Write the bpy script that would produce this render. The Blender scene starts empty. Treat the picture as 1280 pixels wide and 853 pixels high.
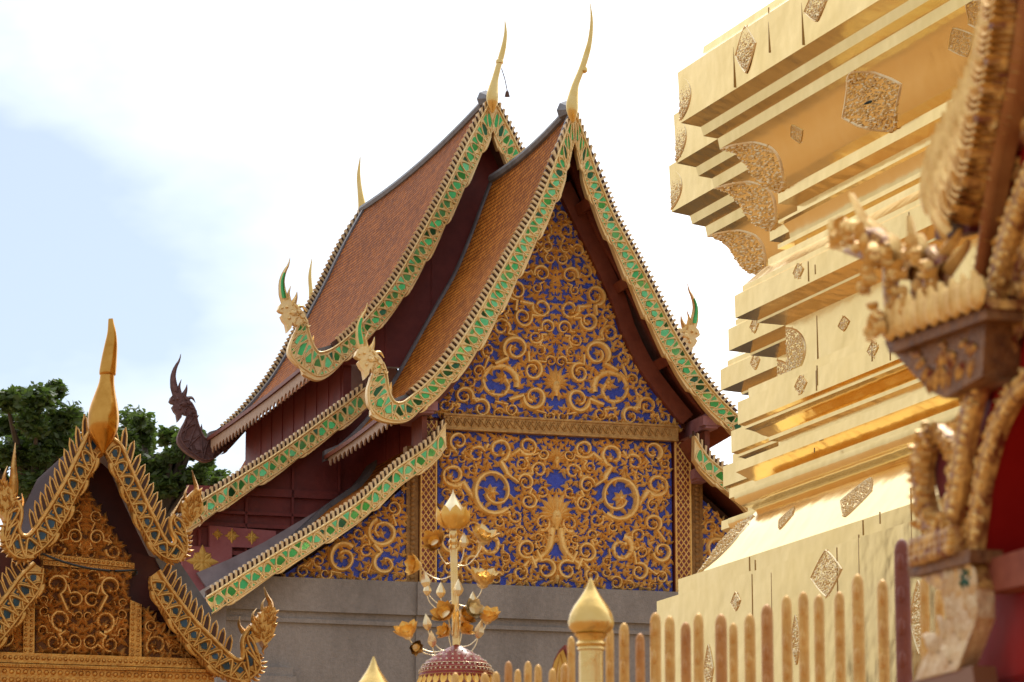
import bpy, math, random
from mathutils import Vector
R = math.radians
C = bpy.context.scene.collection
scn = bpy.context.scene

# ------------------------------------------------------------------ camera
F_PX, CX, CY = 4636.0, 640.0, 426.5
PITCH = math.atan(924 / 4636.0)
EYE = Vector((0, 0, 1.6))
cam_d = bpy.data.cameras.new('camera'); cam = bpy.data.objects.new('camera', cam_d); C.objects.link(cam)
cam.location = EYE; cam.rotation_euler = (math.pi / 2 + PITCH, 0, 0)
cam_d.sensor_width = 36; cam_d.lens = F_PX / 1280 * 36
cam_d.clip_end = 3000; cam_d.clip_start = .5
cam_d.dof.use_dof = True; cam_d.dof.focus_distance = 31; cam_d.dof.aperture_fstop = 13
scn.camera = cam

# ------------------------------------------------------------------ world + sun
SUN_EL, SUN_AZ = 50, 12         # azimuth clockwise from +Y: the veiled sun stands beyond the hall, ahead of the camera
w = bpy.data.worlds.new('World'); scn.world = w; w.use_nodes = True
nt = w.node_tree; nt.nodes.clear()
def N(t, **k):
    n = nt.nodes.new(t)
    for a, v in k.items(): setattr(n, a, v)
    return n
out = N('ShaderNodeOutputWorld'); bg = N('ShaderNodeBackground'); bg.inputs[1].default_value = .1
sky = N('ShaderNodeTexSky', sky_type='NISHITA', sun_disc=False, sun_elevation=R(SUN_EL), sun_rotation=R(SUN_AZ))
sky.air_density = 1.0; sky.dust_density = .3; sky.ozone_density = 1.2
tc = N('ShaderNodeTexCoord')
mp = N('ShaderNodeMapping'); mp.inputs['Scale'].default_value = (1, 1, 1.9); mp.inputs['Location'].default_value = (.35, .2, .1)
nz = N('ShaderNodeTexNoise'); nz.inputs['Scale'].default_value = 9; nz.inputs['Detail'].default_value = 5; nz.inputs['Roughness'].default_value = .5
sx = N('ShaderNodeSeparateXYZ')
L = nt.links.new
L(tc.outputs['Generated'], mp.inputs['Vector']); L(mp.outputs['Vector'], nz.inputs['Vector']); L(tc.outputs['Generated'], sx.inputs[0])
# the clear patch of sky lies low to the left of the hall: clouds thin out around that direction
dt = N('ShaderNodeVectorMath', operation='DISTANCE'); dt.inputs[1].default_value = (-.135, .964, .215)
L(tc.outputs['Generated'], dt.inputs[0])
m1 = N('ShaderNodeMath', operation='MULTIPLY'); m1.inputs[1].default_value = 4.3; L(dt.outputs['Value'], m1.inputs[0])
m2 = N('ShaderNodeMath', operation='MULTIPLY_ADD'); m2.inputs[1].default_value = 1.5; m2.inputs[2].default_value = -.82; L(nz.outputs['Fac'], m2.inputs[0])
m3 = N('ShaderNodeMath', operation='ADD', use_clamp=True); L(m1.outputs[0], m3.inputs[0]); L(m2.outputs[0], m3.inputs[1])
rampc = N('ShaderNodeValToRGB'); rampc.color_ramp.elements[0].position = .05; rampc.color_ramp.elements[1].position = .95
rampc.color_ramp.elements[0].color = (.22, .22, .22, 1); rampc.color_ramp.elements[1].color = (1, 1, 1, 1)
L(m3.outputs[0], rampc.inputs[0])
mix = N('ShaderNodeMix', data_type='RGBA'); mix.inputs['B'].default_value = (5, 5, 5, 1)
# overcast: the cloud is several times brighter towards the veiled sun than away from it
dp = N('ShaderNodeVectorMath', operation='DOT_PRODUCT'); L(tc.outputs['Generated'], dp.inputs[0])
dp.inputs[1].default_value = (math.sin(R(SUN_AZ)) * math.cos(R(SUN_EL)), math.cos(R(SUN_AZ)) * math.cos(R(SUN_EL)), math.sin(R(SUN_EL)))
mrg = N('ShaderNodeMapRange', interpolation_type='SMOOTHSTEP'); mrg.inputs['From Min'].default_value = .3; mrg.inputs['From Max'].default_value = 1; mrg.inputs['To Min'].default_value = 4.4; mrg.inputs['To Max'].default_value = 13
L(dp.outputs['Value'], mrg.inputs['Value'])
cmul = N('ShaderNodeVectorMath', operation='SCALE'); cmul.inputs[0].default_value = (.97, .985, 1.02); L(mrg.outputs[0], cmul.inputs['Scale'])
L(cmul.outputs[0], mix.inputs['B'])
L(rampc.outputs[0], mix.inputs['Factor']); skm = N('ShaderNodeVectorMath', operation='SCALE'); skm.inputs['Scale'].default_value = .6
L(sky.outputs[0], skm.inputs[0]); L(skm.outputs[0], mix.inputs['A'])
L(mix.outputs['Result'], bg.inputs[0]); L(bg.outputs[0], out.inputs[0])
sd = bpy.data.lights.new('sun', 'SUN'); sd.energy = 1.2; sd.angle = R(14); sd.color = (1, .95, .86)
sun = bpy.data.objects.new('sun', sd); C.objects.link(sun)
sun.rotation_euler = (R(90 - SUN_EL), 0, R(180 - SUN_AZ + 180 - 180))
_d = Vector((math.sin(R(SUN_AZ)) * math.cos(R(SUN_EL)), math.cos(R(SUN_AZ)) * math.cos(R(SUN_EL)), math.sin(R(SUN_EL))))
sun.rotation_euler = _d.to_track_quat('Z', 'Y').to_euler()
vs = scn.view_settings
vs.view_transform = 'Standard'; vs.look = 'None'; vs.exposure = .75; vs.gamma = 1; vs.use_curve_mapping = False

# ------------------------------------------------------------------ frames and helpers
FWD = Vector((0, math.cos(PITCH), math.sin(PITCH))); UP = Vector((0, -math.sin(PITCH), math.cos(PITCH))); RT = Vector((1, 0, 0))
def ray(px, py): return FWD * F_PX + RT * (px - CX) + UP * (CY - py)
class Frame:
    """local x along the facade, d away from the viewer, z up"""
    def __init__(s, px, py, Y, a):
        r = ray(px, py); p = EYE + r * (Y / r.y)
        s.O = Vector((p.x, p.y, 0)); s.a = a
        s.ex = Vector((math.cos(a), math.sin(a), 0)); s.ed = Vector((-math.sin(a), math.cos(a), 0))
    def p(s, px, py, d=0.0):
        r = ray(px, py); t = (s.O + s.ed * d - EYE).dot(s.ed) / r.dot(s.ed)
        q = EYE + r * t
        return ((q - s.O).dot(s.ex), q.z)
    def P(s, px, py, d=0.0):
        x, z = s.p(px, py, d); return (x, d, z)
    def ps(s, lst, d=0.0): return [s.p(a, b, d) for a, b in lst]

def thing(name, label, cat, loc, rz=0, group=None):
    o = bpy.data.objects.new(name, None); C.objects.link(o); o.location = loc; o.rotation_euler = (0, 0, rz)
    o['label'] = label; o['category'] = cat
    if group: o['group'] = group
    return o

class MB:
    def __init__(s): s.v = []; s.f = []; s.m = []; s.uv = {}
    def add(s, vs, fs, mi=0):
        b = len(s.v); s.v += [tuple(v) for v in vs]
        for f in fs: s.f.append(tuple(i + b for i in f)); s.m.append(mi)
    def box(s, a, b, mi=0):
        (x0, y0, z0), (x1, y1, z1) = a, b
        s.add([(x0, y0, z0), (x1, y0, z0), (x1, y1, z0), (x0, y1, z0), (x0, y0, z1), (x1, y0, z1), (x1, y1, z1), (x0, y1, z1)],
              [(0, 3, 2, 1), (4, 5, 6, 7), (0, 1, 5, 4), (1, 2, 6, 5), (2, 3, 7, 6), (3, 0, 4, 7)], mi)
    def prism(s, poly, d0, d1, mi=0):
        n = len(poly)
        s.add([(x, d0, z) for x, z in poly] + [(x, d1, z) for x, z in poly],
              [tuple(range(n))[::-1], tuple(range(n, 2 * n))] + [(i, (i + 1) % n, (i + 1) % n + n, i + n) for i in range(n)], mi)
    def strip(s, A, B, d0, d1, mi=0, mback=None):
        """solid band between polylines A and B in the facade plane"""
        n = len(A)
        vs = [(x, d0, z) for x, z in A] + [(x, d0, z) for x, z in B] + [(x, d1, z) for x, z in A] + [(x, d1, z) for x, z in B]
        fs = []
        for i in range(n - 1):
            fs += [(i, i + 1, n + i + 1, n + i), (2 * n + i, 3 * n + i, 3 * n + i + 1, 2 * n + i + 1),
                   (i, 2 * n + i, 2 * n + i + 1, i + 1), (n + i, n + i + 1, 3 * n + i + 1, 3 * n + i)]
        fs += [(0, n, 3 * n, 2 * n), (n - 1, 3 * n - 1, 4 * n - 1, 2 * n - 1)]
        s.add(vs, fs, mi)
    def tube(s, pts, rs, n=8, mi=0, flat=1.0):
        pts = [Vector(p) for p in pts]; m = len(pts)
        if not hasattr(rs, '__len__'): rs = [rs] * m
        vs = []; ref = None
        for i in range(m):
            t = (pts[min(i + 1, m - 1)] - pts[max(i - 1, 0)])
            if t.length < 1e-9: t = Vector((0, 0, 1))
            t.normalize()
            if ref is None:
                ref = Vector((0, 1, 0)) if abs(t.y) < .8 else Vector((1, 0, 0))
            a = t.cross(ref)
            if a.length < 1e-6: a = t.orthogonal()
            a.normalize(); b = a.cross(t).normalized()
            for k in range(n):
                th = 2 * math.pi * k / n
                vs.append(pts[i] + a * (math.cos(th) * rs[i]) + b * (math.sin(th) * rs[i] * flat))
        fs = [(i * n + k, i * n + (k + 1) % n, (i + 1) * n + (k + 1) % n, (i + 1) * n + k) for i in range(m - 1) for k in range(n)]
        fs += [tuple(range(n))[::-1], tuple(range((m - 1) * n, m * n))]
        s.add(vs, fs, mi)
    def lathe(s, prof, c=(0, 0, 0), n=24, mi=0, axis=None):
        vs = []; m = len(prof)
        for r, z in prof:
            for k in range(n):
                th = 2 * math.pi * k / n; v = Vector((r * math.cos(th), r * math.sin(th), z))
                if axis is not None: v = axis @ v
                vs.append((v[0] + c[0], v[1] + c[1], v[2] + c[2]))
        fs = [(i * n + k, i * n + (k + 1) % n, (i + 1) * n + (k + 1) % n, (i + 1) * n + k) for i in range(m - 1) for k in range(n)]
        fs += [tuple(range(n))[::-1], tuple(range((m - 1) * n, m * n))]
        s.add(vs, fs, mi)
    def build(s, name, mats, parent=None, smooth=True, angle=40):
        me = bpy.data.meshes.new(name); me.from_pydata(s.v, [], s.f)
        if not isinstance(mats, (list, tuple)): mats = [mats]
        for m_ in mats: me.materials.append(m_)
        me.polygons.foreach_set('material_index', s.m)
        if s.uv:
            ul = me.uv_layers.new(name='UVMap')
            for fi, uvs in s.uv.items():
                for li, uv in zip(me.polygons[fi].loop_indices, uvs): ul.data[li].uv = uv
        me.validate(); me.update()
        if smooth:
            me.shade_smooth(); me.set_sharp_from_angle(angle=R(angle))
        o = bpy.data.objects.new(name, me); C.objects.link(o)
        if parent: o.parent = parent
        return o

def cat(P, n):
    """Catmull-Rom through tuples P, n samples at even arc length of the first two coordinates' midline"""
    k = len(P); D = len(P[0])
    def at(t):
        i = min(int(t), k - 2); u = t - i
        p0, p1, p2, p3 = P[max(i - 1, 0)], P[i], P[i + 1], P[min(i + 2, k - 1)]
        return tuple(.5 * (2 * p1[j] + (p2[j] - p0[j]) * u + (2 * p0[j] - 5 * p1[j] + 4 * p2[j] - p3[j]) * u * u + (3 * p1[j] - p0[j] - 3 * p2[j] + p3[j]) * u ** 3) for j in range(D))
    M = 40 * (k - 1); S = [at(i * (k - 1) / M) for i in range(M + 1)]
    acc = [0]
    for a, b in zip(S, S[1:]): acc.append(acc[-1] + math.dist(a, b))
    res = []; j = 0
    for i in range(n):
        tgt = acc[-1] * i / (n - 1)
        while j < M - 1 and acc[j + 1] < tgt: j += 1
        f = (tgt - acc[j]) / max(1e-9, acc[j + 1] - acc[j])
        res.append(tuple(S[j][q] + (S[j + 1][q] - S[j][q]) * f for q in range(D)))
    return res

# relief: domed ribbons laid on a surface given by M(x, y, h)
PROF = [(-1, -.12), (-.8, .62), (-.3, .98), (.3, .98), (.8, .62), (1, -.12)]
RIDGE = [(-1, -.12), (-.6, .5), (0, 1), (.6, .5), (1, -.12)]
def ribbon(mb, pts, ws, h, M, mi=0, prof=PROF):
    n = len(pts); q = len(prof); vs = []
    wm = max(ws)
    for i in range(n):
        a, b = pts[max(i - 1, 0)], pts[min(i + 1, n - 1)]
        tx, ty = b[0] - a[0], b[1] - a[1]; l = math.hypot(tx, ty) or 1
        nx, ny = -ty / l, tx / l
        for o, z in prof:
            vs.append(M(pts[i][0] + nx * o * ws[i], pts[i][1] + ny * o * ws[i], z * h * (.35 + .65 * ws[i] / wm)))
    fs = [(i * q + k, (i + 1) * q + k, (i + 1) * q + k + 1, i * q + k + 1) for i in range(n - 1) for k in range(q - 1)]
    mb.add(vs, fs, mi)
def leaf(mb, x, y, ang, Ln, W, curl, h, M, mi=0, n=6):
    pts = []; ws = []; px, py = x, y
    for i in range(n + 1):
        t = i / n; a = ang + curl * t * t
        pts.append((px, py)); ws.append(max(.04 * W, W * math.sin(math.pi * min(1, .12 + .88 * t ** .8)) ** .9))
        px += math.cos(a) * Ln / n; py += math.sin(a) * Ln / n
    ribbon(mb, pts, ws, h, M, mi, RIDGE)
def boss(mb, x, y, r, h, M, mi=0, n=8):
    vs = [M(x, y, h)]
    for rr, z in ((.55, .85), (.9, .5), (1, -.12)):
        for k in range(n):
            t = 2 * math.pi * k / n; vs.append(M(x + math.cos(t) * r * rr, y + math.sin(t) * r * rr, z * h))
    fs = [(0, 1 + k, 1 + (k + 1) % n) for k in range(n)]
    for j in range(2):
        fs += [(1 + j * n + k, 1 + (j + 1) * n + k, 1 + (j + 1) * n + (k + 1) % n, 1 + j * n + (k + 1) % n) for k in range(n)]
    mb.add(vs, fs, mi)
def inside(poly, x, y):
    c = False; j = len(poly) - 1
    for i in range(len(poly)):
        (xi, yi), (xj, yj) = poly[i], poly[j]
        if (yi > y) != (yj > y) and x < (xj - xi) * (y - yi) / (yj - yi) + xi: c = not c
        j = i
    return c
def edist(poly, x, y):
    b = 9e9; j = len(poly) - 1
    for i in range(len(poly)):
        (x0, y0), (x1, y1) = poly[j], poly[i]
        dx, dy = x1 - x0, y1 - y0; l = dx * dx + dy * dy or 1e-12
        t = max(0, min(1, ((x - x0) * dx + (y - y0) * dy) / l))
        b = min(b, math.hypot(x - x0 - dx * t, y - y0 - dy * t)); j = i
    return b
def scrolls(mb, poly, seeds, rmin, rmax, h, M, rng, axis=None, avoid=(), wmax=.042, gapleaf=.062, leafs=1.0, tries=2600, gapd=1.08):
    """a field of carved vine scrolls: every scroll is a spiral with leaves, the gaps are filled with curled leaves"""
    xs = [p[0] for p in poly]; ys = [p[1] for p in poly]
    x0, x1, y0, y1 = min(xs), max(xs), min(ys), max(ys)
    if axis is not None: x0 = axis
    cs = [tuple(s) for s in seeds]
    blocked = list(avoid)
    def room(x, y):
        r = edist(poly, x, y)
        if axis is not None: r = min(r, (x - axis) + rmin * .2)
        for (a, b, c) in cs + blocked:
            r = min(r, math.hypot(x - a, y - b) - c)
            if r < rmin * .5: return r
        return r
    thr = rmax * .8
    for t in range(tries):
        x, y = rng.uniform(x0, x1), rng.uniform(y0, y1)
        if not inside(poly, x, y): continue
        r = min(room(x, y), rmax)
        if r >= max(rmin, thr): cs.append((x, y, r * .97))
        thr = max(rmin, thr * .9985)
    sides = (1, -1) if axis is not None else (1,)
    jobs = []
    for i, (x, y, r) in enumerate(cs):
        par = None; best = 9e9
        for j in range(len(cs)):
            if j != i and (cs[j][2] > r or j < i):
                g = math.hypot(cs[j][0] - x, cs[j][1] - y) - cs[j][2] - r
                if g < best: best = g; par = cs[j]
        a0 = math.atan2(par[1] - y, par[0] - x) if par else rng.uniform(0, 6.28)
        sg = rng.choice((1, -1)); tn = rng.uniform(.95, 1.35)
        jobs.append((x, y, r, a0, sg, tn, par if best < .1 else None, rng.random()))
    gaps = []
    for t in range(int(tries * 2.2)):
        x, y = rng.uniform(x0, x1), rng.uniform(y0, y1)
        if not inside(poly, x, y) or edist(poly, x, y) < gapleaf * .25: continue
        ok = all(math.hypot(x - a, y - b) > c * .98 for a, b, c in cs) and all(math.hypot(x - a, y - b) > c for a, b, c in blocked)
        if ok and all(math.hypot(x - g[0], y - g[1]) > gapleaf * gapd for g in gaps):
            gaps.append((x, y, rng.uniform(0, 6.28), rng.uniform(.8, 1.25), rng.uniform(-1.6, 1.6)))
    for sd_ in sides:
        if axis is None or sd_ == 1: MM = M
        else: MM = lambda x, y, hh: M(2 * axis - x, y, hh)
        for (x, y, r, a0, sg, tn, par, q) in jobs:
            n = max(12, int(20 * tn)); pts = []; ws = []
            W = min(wmax, .25 * r)
            if par:
                pa = math.atan2(y - par[1], x - par[0]) - sg * .7
                pts.append((par[0] + par[2] * .9 * math.cos(pa), par[1] + par[2] * .9 * math.sin(pa))); ws.append(W * .8)
            ph = q * 6.28
            rad = lambda t: (r - W * .7) * (1 - .6 * t ** 1.5) * (1 + .035 * math.sin(5 * t * tn * 3 + ph))
            for k in range(n + 1):
                t = k / n; rr = rad(t); a = a0 + sg * (t * tn * 2 * math.pi + .25)
                pts.append((x + rr * math.cos(a), y + rr * math.sin(a))); ws.append(W * (1 - .5 * t) * (1 + .12 * math.sin(9 * t + ph)))
            hh = h * (.65 + .55 * q) * min(1, .5 + W / wmax * .5)
            ribbon(mb, pts, ws, hh, MM)
            ea = a0 + sg * (tn * 2 * math.pi + .25); ex_, ey_ = x + r * .12 * math.cos(ea), y + r * .12 * math.sin(ea)
            if q > .55:      # a flower inside the scroll
                npet = 5 + int(q * 10) % 3
                for k in range(npet): leaf(mb, ex_, ey_, ea + k * 2 * math.pi / npet, r * .36, r * .12, sg * .5, h * .9, MM)
                boss(mb, ex_, ey_, r * .12, h * 1.2, MM)
            else:            # a curling leaf with side lobes
                for k, (da_, l_) in enumerate(((0, .62), (.8, .45), (-.8, .42), (1.7, .34))):
                    leaf(mb, x + r * .38 * math.cos(ea), y + r * .38 * math.sin(ea), ea + math.pi - sg * .3 + da_, r * l_, r * .13, -sg * 1.5, h * (.9 + .05 * k), MM)
                boss(mb, x + r * .38 * math.cos(ea), y + r * .38 * math.sin(ea), W * .8, h * 1.1, MM)
            nl = int((5 + r / rmax * 8) * leafs)
            for k in range(nl):
                t = (k + .5 + .3 * math.sin(k * 7 + ph)) / nl * .92; rr = rad(t); a = a0 + sg * (t * tn * 2 * math.pi + .25)
                ins = k % 2 == 0
                da = a + math.pi - sg * .75 if ins else a + sg * .8
                leaf(mb, x + rr * math.cos(a), y + rr * math.sin(a), da, min(.13, r * (.36 if ins else .42)) * (.75 + .5 * ((k * 37) % 10) / 10), min(.03, r * .14), sg * (1.9 if ins else -1.4), h * .9, MM)
        for (x, y, a, s_, c) in gaps:
            leaf(mb, x - math.cos(a) * gapleaf * .7, y - math.sin(a) * gapleaf * .7, a, gapleaf * 1.7 * s_, gapleaf * .42, c, h * .8, MM)
            leaf(mb, x - math.cos(a) * gapleaf * .5, y - math.sin(a) * gapleaf * .5, a + 1.0, gapleaf * 1.1 * s_, gapleaf * .3, c + .8, h * .65, MM)
            leaf(mb, x - math.cos(a) * gapleaf * .5, y - math.sin(a) * gapleaf * .5, a - 1.0, gapleaf * 1.1 * s_, gapleaf * .3, c - .8, h * .65, MM)

# ------------------------------------------------------------------ materials
def mat(name, col, metal=0, rough=.5, col2=None, nscale=6, bump=0, bscale=30, var=.5, coat=0, detail=6, coords='Object'):
    m = bpy.data.materials.new(name); m.use_nodes = True; t = m.node_tree; b = t.nodes['Principled BSDF']
    b.inputs['Base Color'].default_value = (*col, 1); b.inputs['Metallic'].default_value = metal; b.inputs['Roughness'].default_value = rough
    if coat: b.inputs['Coat Weight'].default_value = coat; b.inputs['Coat Roughness'].default_value = .15
    c = t.nodes.new('ShaderNodeTexCoord')
    if col2:
        n = t.nodes.new('ShaderNodeTexNoise'); n.inputs['Scale'].default_value = nscale; n.inputs['Detail'].default_value = detail; n.inputs['Roughness'].default_value = .65
        t.links.new(c.outputs[coords], n.inputs['Vector'])
        r = t.nodes.new('ShaderNodeValToRGB'); r.color_ramp.elements[0].position = .5 - var * .35; r.color_ramp.elements[1].position = .5 + var * .35
        r.color_ramp.elements[0].color = (*col, 1); r.color_ramp.elements[1].color = (*col2, 1)
        t.links.new(n.outputs['Fac'], r.inputs[0]); t.links.new(r.outputs[0], b.inputs['Base Color'])
        mr = t.nodes.new('ShaderNodeMapRange'); mr.inputs['To Min'].default_value = max(.05, rough - .08); mr.inputs['To Max'].default_value = min(1, rough + .14)
        t.links.new(n.outputs['Fac'], mr.inputs['Value']); t.links.new(mr.outputs[0], b.inputs['Roughness'])
    if bump:
        n2 = t.nodes.new('ShaderNodeTexNoise'); n2.inputs['Scale'].default_value = bscale; n2.inputs['Detail'].default_value = 3
        t.links.new(c.outputs[coords], n2.inputs['Vector'])
        bp = t.nodes.new('ShaderNodeBump'); bp.inputs['Strength'].default_value = 1; bp.inputs['Distance'].default_value = bump
        t.links.new(n2.outputs['Fac'], bp.inputs['Height']); t.links.new(bp.outputs[0], b.inputs['Normal'])
    return m
M_ = {}
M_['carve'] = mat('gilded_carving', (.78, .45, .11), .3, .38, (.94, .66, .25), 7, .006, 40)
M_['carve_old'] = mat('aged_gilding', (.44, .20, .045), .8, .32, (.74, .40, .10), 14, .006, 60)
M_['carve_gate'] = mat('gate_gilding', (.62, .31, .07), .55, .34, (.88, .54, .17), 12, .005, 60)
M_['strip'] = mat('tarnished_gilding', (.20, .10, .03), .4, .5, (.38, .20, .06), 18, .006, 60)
M_['black'] = mat('black_rubber', (.01, .01, .01), 0, .5)
M_['carve_dark'] = mat('dark_gilt_ground', (.10, .036, .010), .5, .5, (.18, .07, .018), 16, .008, 40)
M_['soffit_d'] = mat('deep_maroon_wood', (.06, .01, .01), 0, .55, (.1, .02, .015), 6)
M_['blue'] = mat('blue_glass_ground', (.015, .035, .36), .1, .22, (.05, .10, .66), 25, .012, 60, .8)
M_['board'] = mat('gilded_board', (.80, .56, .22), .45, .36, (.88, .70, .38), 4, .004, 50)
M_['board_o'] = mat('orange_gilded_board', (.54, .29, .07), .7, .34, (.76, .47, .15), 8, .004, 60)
M_['cream'] = mat('cream_gilding', (.62, .44, .22), .3, .4, (.76, .60, .36), 9)
M_['green'] = mat('green_glass', (.03, .28, .08), .5, .13, (.10, .56, .17), 9, 0, 0, .9)
M_['green_l'] = mat('mint_glass', (.08, .46, .16), .5, .12, (.20, .62, .30), 9)
M_['green_d'] = mat('deep_green_glass', (.006, .06, .02), .3, .15, (.02, .14, .05), 9)
GRN = [M_['green'], M_['green_l'], M_['green_d']]
M_['bluegl'] = mat('blue_mirror_glass', (.006, .02, .04), 0, .18, (.02, .10, .17), 14, 0, 0, .9)
M_['dark'] = mat('dark_brown_wood', (.05, .02, .014), 0, .6, (.09, .035, .02), 12)
M_['red'] = mat('maroon_painted_wood', (.15, .020, .020), 0, .5, (.23, .04, .036), 4, .004, 14)
M_['soffit'] = mat('red_brown_timber', (.14, .028, .014), 0, .5, (.22, .055, .028), 5, .004, 20)
M_['mauve'] = mat('faded_mauve_paint', (.25, .10, .12), 0, .55, (.34, .17, .19), 8)
M_['grey'] = mat('grey_lead_flashing', (.10, .10, .115), .2, .5, (.19, .19, .21), 6)
M_['stone'] = mat('grey_granite', (.205, .188, .182), 0, .8, (.33, .31, .30), 26, .006, 60, .9, detail=10)
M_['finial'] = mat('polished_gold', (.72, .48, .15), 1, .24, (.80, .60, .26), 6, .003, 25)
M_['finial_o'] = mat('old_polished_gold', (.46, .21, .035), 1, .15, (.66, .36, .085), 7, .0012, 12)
M_['oldwood'] = mat('weathered_dark_wood', (.10, .05, .05), 0, .7, (.19, .11, .11), 20, .006, 40)
M_['plaque'] = mat('bright_gold_relief', (.80, .62, .34), .85, .36, (.88, .74, .48), 30)
M_['tan'] = mat('tan_lace_board', (.36, .24, .16), 0, .6, (.5, .36, .26), 14)
M_['lattice'] = mat('lattice_red', (.16, .03, .025), 0, .5, (.24, .06, .04), 18)

_t = M_['stone'].node_tree; _b = _t.nodes['Principled BSDF']; _src = _b.inputs['Base Color'].links[0].from_socket
_n = _t.nodes.new('ShaderNodeTexNoise'); _n.inputs['Scale'].default_value = 1.1; _n.inputs['Detail'].default_value = 9; _n.inputs['Roughness'].default_value = .7
_mp = _t.nodes.new('ShaderNodeMapping'); _mp.inputs['Scale'].default_value = (1, 1, .35); _c = _t.nodes.new('ShaderNodeTexCoord')
_t.links.new(_c.outputs['Object'], _mp.inputs[0]); _t.links.new(_mp.outputs[0], _n.inputs['Vector'])
_r = _t.nodes.new('ShaderNodeValToRGB'); _r.color_ramp.elements[0].position = .35; _r.color_ramp.elements[1].position = .65; _r.color_ramp.elements[0].color = (.66, .64, .62, 1); _r.color_ramp.elements[1].color = (1.1, 1.08, 1.05, 1)
_m = _t.nodes.new('ShaderNodeMix'); _m.data_type = 'RGBA'; _m.blend_type = 'MULTIPLY'; _m.inputs['Factor'].default_value = 1
_t.links.new(_n.outputs['Fac'], _r.inputs[0]); _t.links.new(_src, _m.inputs['A']); _t.links.new(_r.outputs[0], _m.inputs['B']); _t.links.new(_m.outputs['Result'], _b.inputs['Base Color'])

def tile_mat(name, c1, c2, cm):
    m = bpy.data.materials.new(name); m.use_nodes = True; t = m.node_tree; b = t.nodes['Principled BSDF']
    uv = t.nodes.new('ShaderNodeUVMap'); br = t.nodes.new('ShaderNodeTexBrick')
    br.inputs['Color1'].default_value = (*c1, 1); br.inputs['Color2'].default_value = (*c2, 1); br.inputs['Mortar'].default_value = (*cm, 1)
    br.inputs['Scale'].default_value = 1; br.inputs['Brick Width'].default_value = .085; br.inputs['Row Height'].default_value = .066
    br.inputs['Mortar Size'].default_value = .010; br.inputs['Mortar Smooth'].default_value = .5; br.inputs['Bias'].default_value = 0
    t.links.new(uv.outputs[0], br.inputs['Vector'])
    nz = t.nodes.new('ShaderNodeTexNoise'); nz.inputs['Scale'].default_value = 2.2; nz.inputs['Detail'].default_value = 8; nz.inputs['Roughness'].default_value = .7
    t.links.new(uv.outputs[0], nz.inputs['Vector'])
    mx = t.nodes.new('ShaderNodeMix'); mx.data_type = 'RGBA'; mx.blend_type = 'MULTIPLY'; mx.inputs['Factor'].default_value = .75
    rp = t.nodes.new('ShaderNodeValToRGB'); rp.color_ramp.elements[0].position = .3; rp.color_ramp.elements[1].position = .7
    rp.color_ramp.elements[0].color = (.6, .55, .5, 1); rp.color_ramp.elements[1].color = (1.15, 1.1, 1.05, 1)
    t.links.new(nz.outputs['Fac'], rp.inputs[0]); t.links.new(br.outputs['Color'], mx.inputs['A']); t.links.new(rp.outputs[0], mx.inputs['B'])
    t.links.new(mx.outputs['Result'], b.inputs['Base Color'])
    b.inputs['Roughness'].default_value = .7; b.inputs['Specular IOR Level'].default_value = .04
    # each course leans out over the one below
    sp = t.nodes.new('ShaderNodeSeparateXYZ'); t.links.new(uv.outputs[0], sp.inputs[0])
    md = t.nodes.new('ShaderNodeMath'); md.operation = 'MODULO'; md.inputs[1].default_value = .066; t.links.new(sp.outputs['Y'], md.inputs[0])
    ad = t.nodes.new('ShaderNodeMath'); ad.operation = 'MULTIPLY_ADD'; ad.inputs[1].default_value = -.012; t.links.new(br.outputs['Fac'], ad.inputs[0]); t.links.new(md.outputs[0], ad.inputs[2])
    bp = t.nodes.new('ShaderNodeBump'); bp.inputs['Distance'].default_value = .25; bp.inputs['Strength'].default_value = .6
    t.links.new(ad.outputs[0], bp.inputs['Height']); t.links.new(bp.outputs[0], b.inputs['Normal'])
    return m
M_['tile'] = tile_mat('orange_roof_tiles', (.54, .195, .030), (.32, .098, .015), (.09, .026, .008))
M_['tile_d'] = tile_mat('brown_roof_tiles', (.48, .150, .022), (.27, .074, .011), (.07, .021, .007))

def plate_mat(name, c1, c2, rough):
    m = mat(name, c1, 1, rough, c2, 1.3, .013, 1.5)
    t = m.node_tree; bp = [n for n in t.nodes if n.type == 'BUMP'][0]; tc_ = [n for n in t.nodes if n.type == 'TEX_COORD'][0]
    n2 = t.nodes.new('ShaderNodeTexNoise'); n2.inputs['Scale'].default_value = 6; n2.inputs['Detail'].default_value = 2; t.links.new(tc_.outputs['Object'], n2.inputs['Vector'])
    b2 = t.nodes.new('ShaderNodeBump'); b2.inputs['Distance'].default_value = .0022; t.links.new(n2.outputs['Fac'], b2.inputs['Height'])
    t.links.new(bp.outputs[0], b2.inputs['Normal']); t.links.new(b2.outputs[0], t.nodes['Principled BSDF'].inputs['Normal'])
    return m
M_['seam'] = mat('tarnished_seam', (.42, .28, .11), .7, .45)
M_['plate'] = plate_mat('gilded_copper_plate', (.84, .60, .22), (.88, .65, .27), .14)

# ------------------------------------------------------------------ ground
mb = MB(); S_ = 900
mb.add([(-S_, -S_, 0), (S_, -S_, 0), (S_, S_, 0), (-S_, S_, 0)], [(0, 1, 2, 3)])
g = mb.build('ground', mat('courtyard_paving', (.30, .165, .065), 0, .6, (.37, .22, .095), .8), smooth=False); g['kind'] = 'structure'

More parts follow.
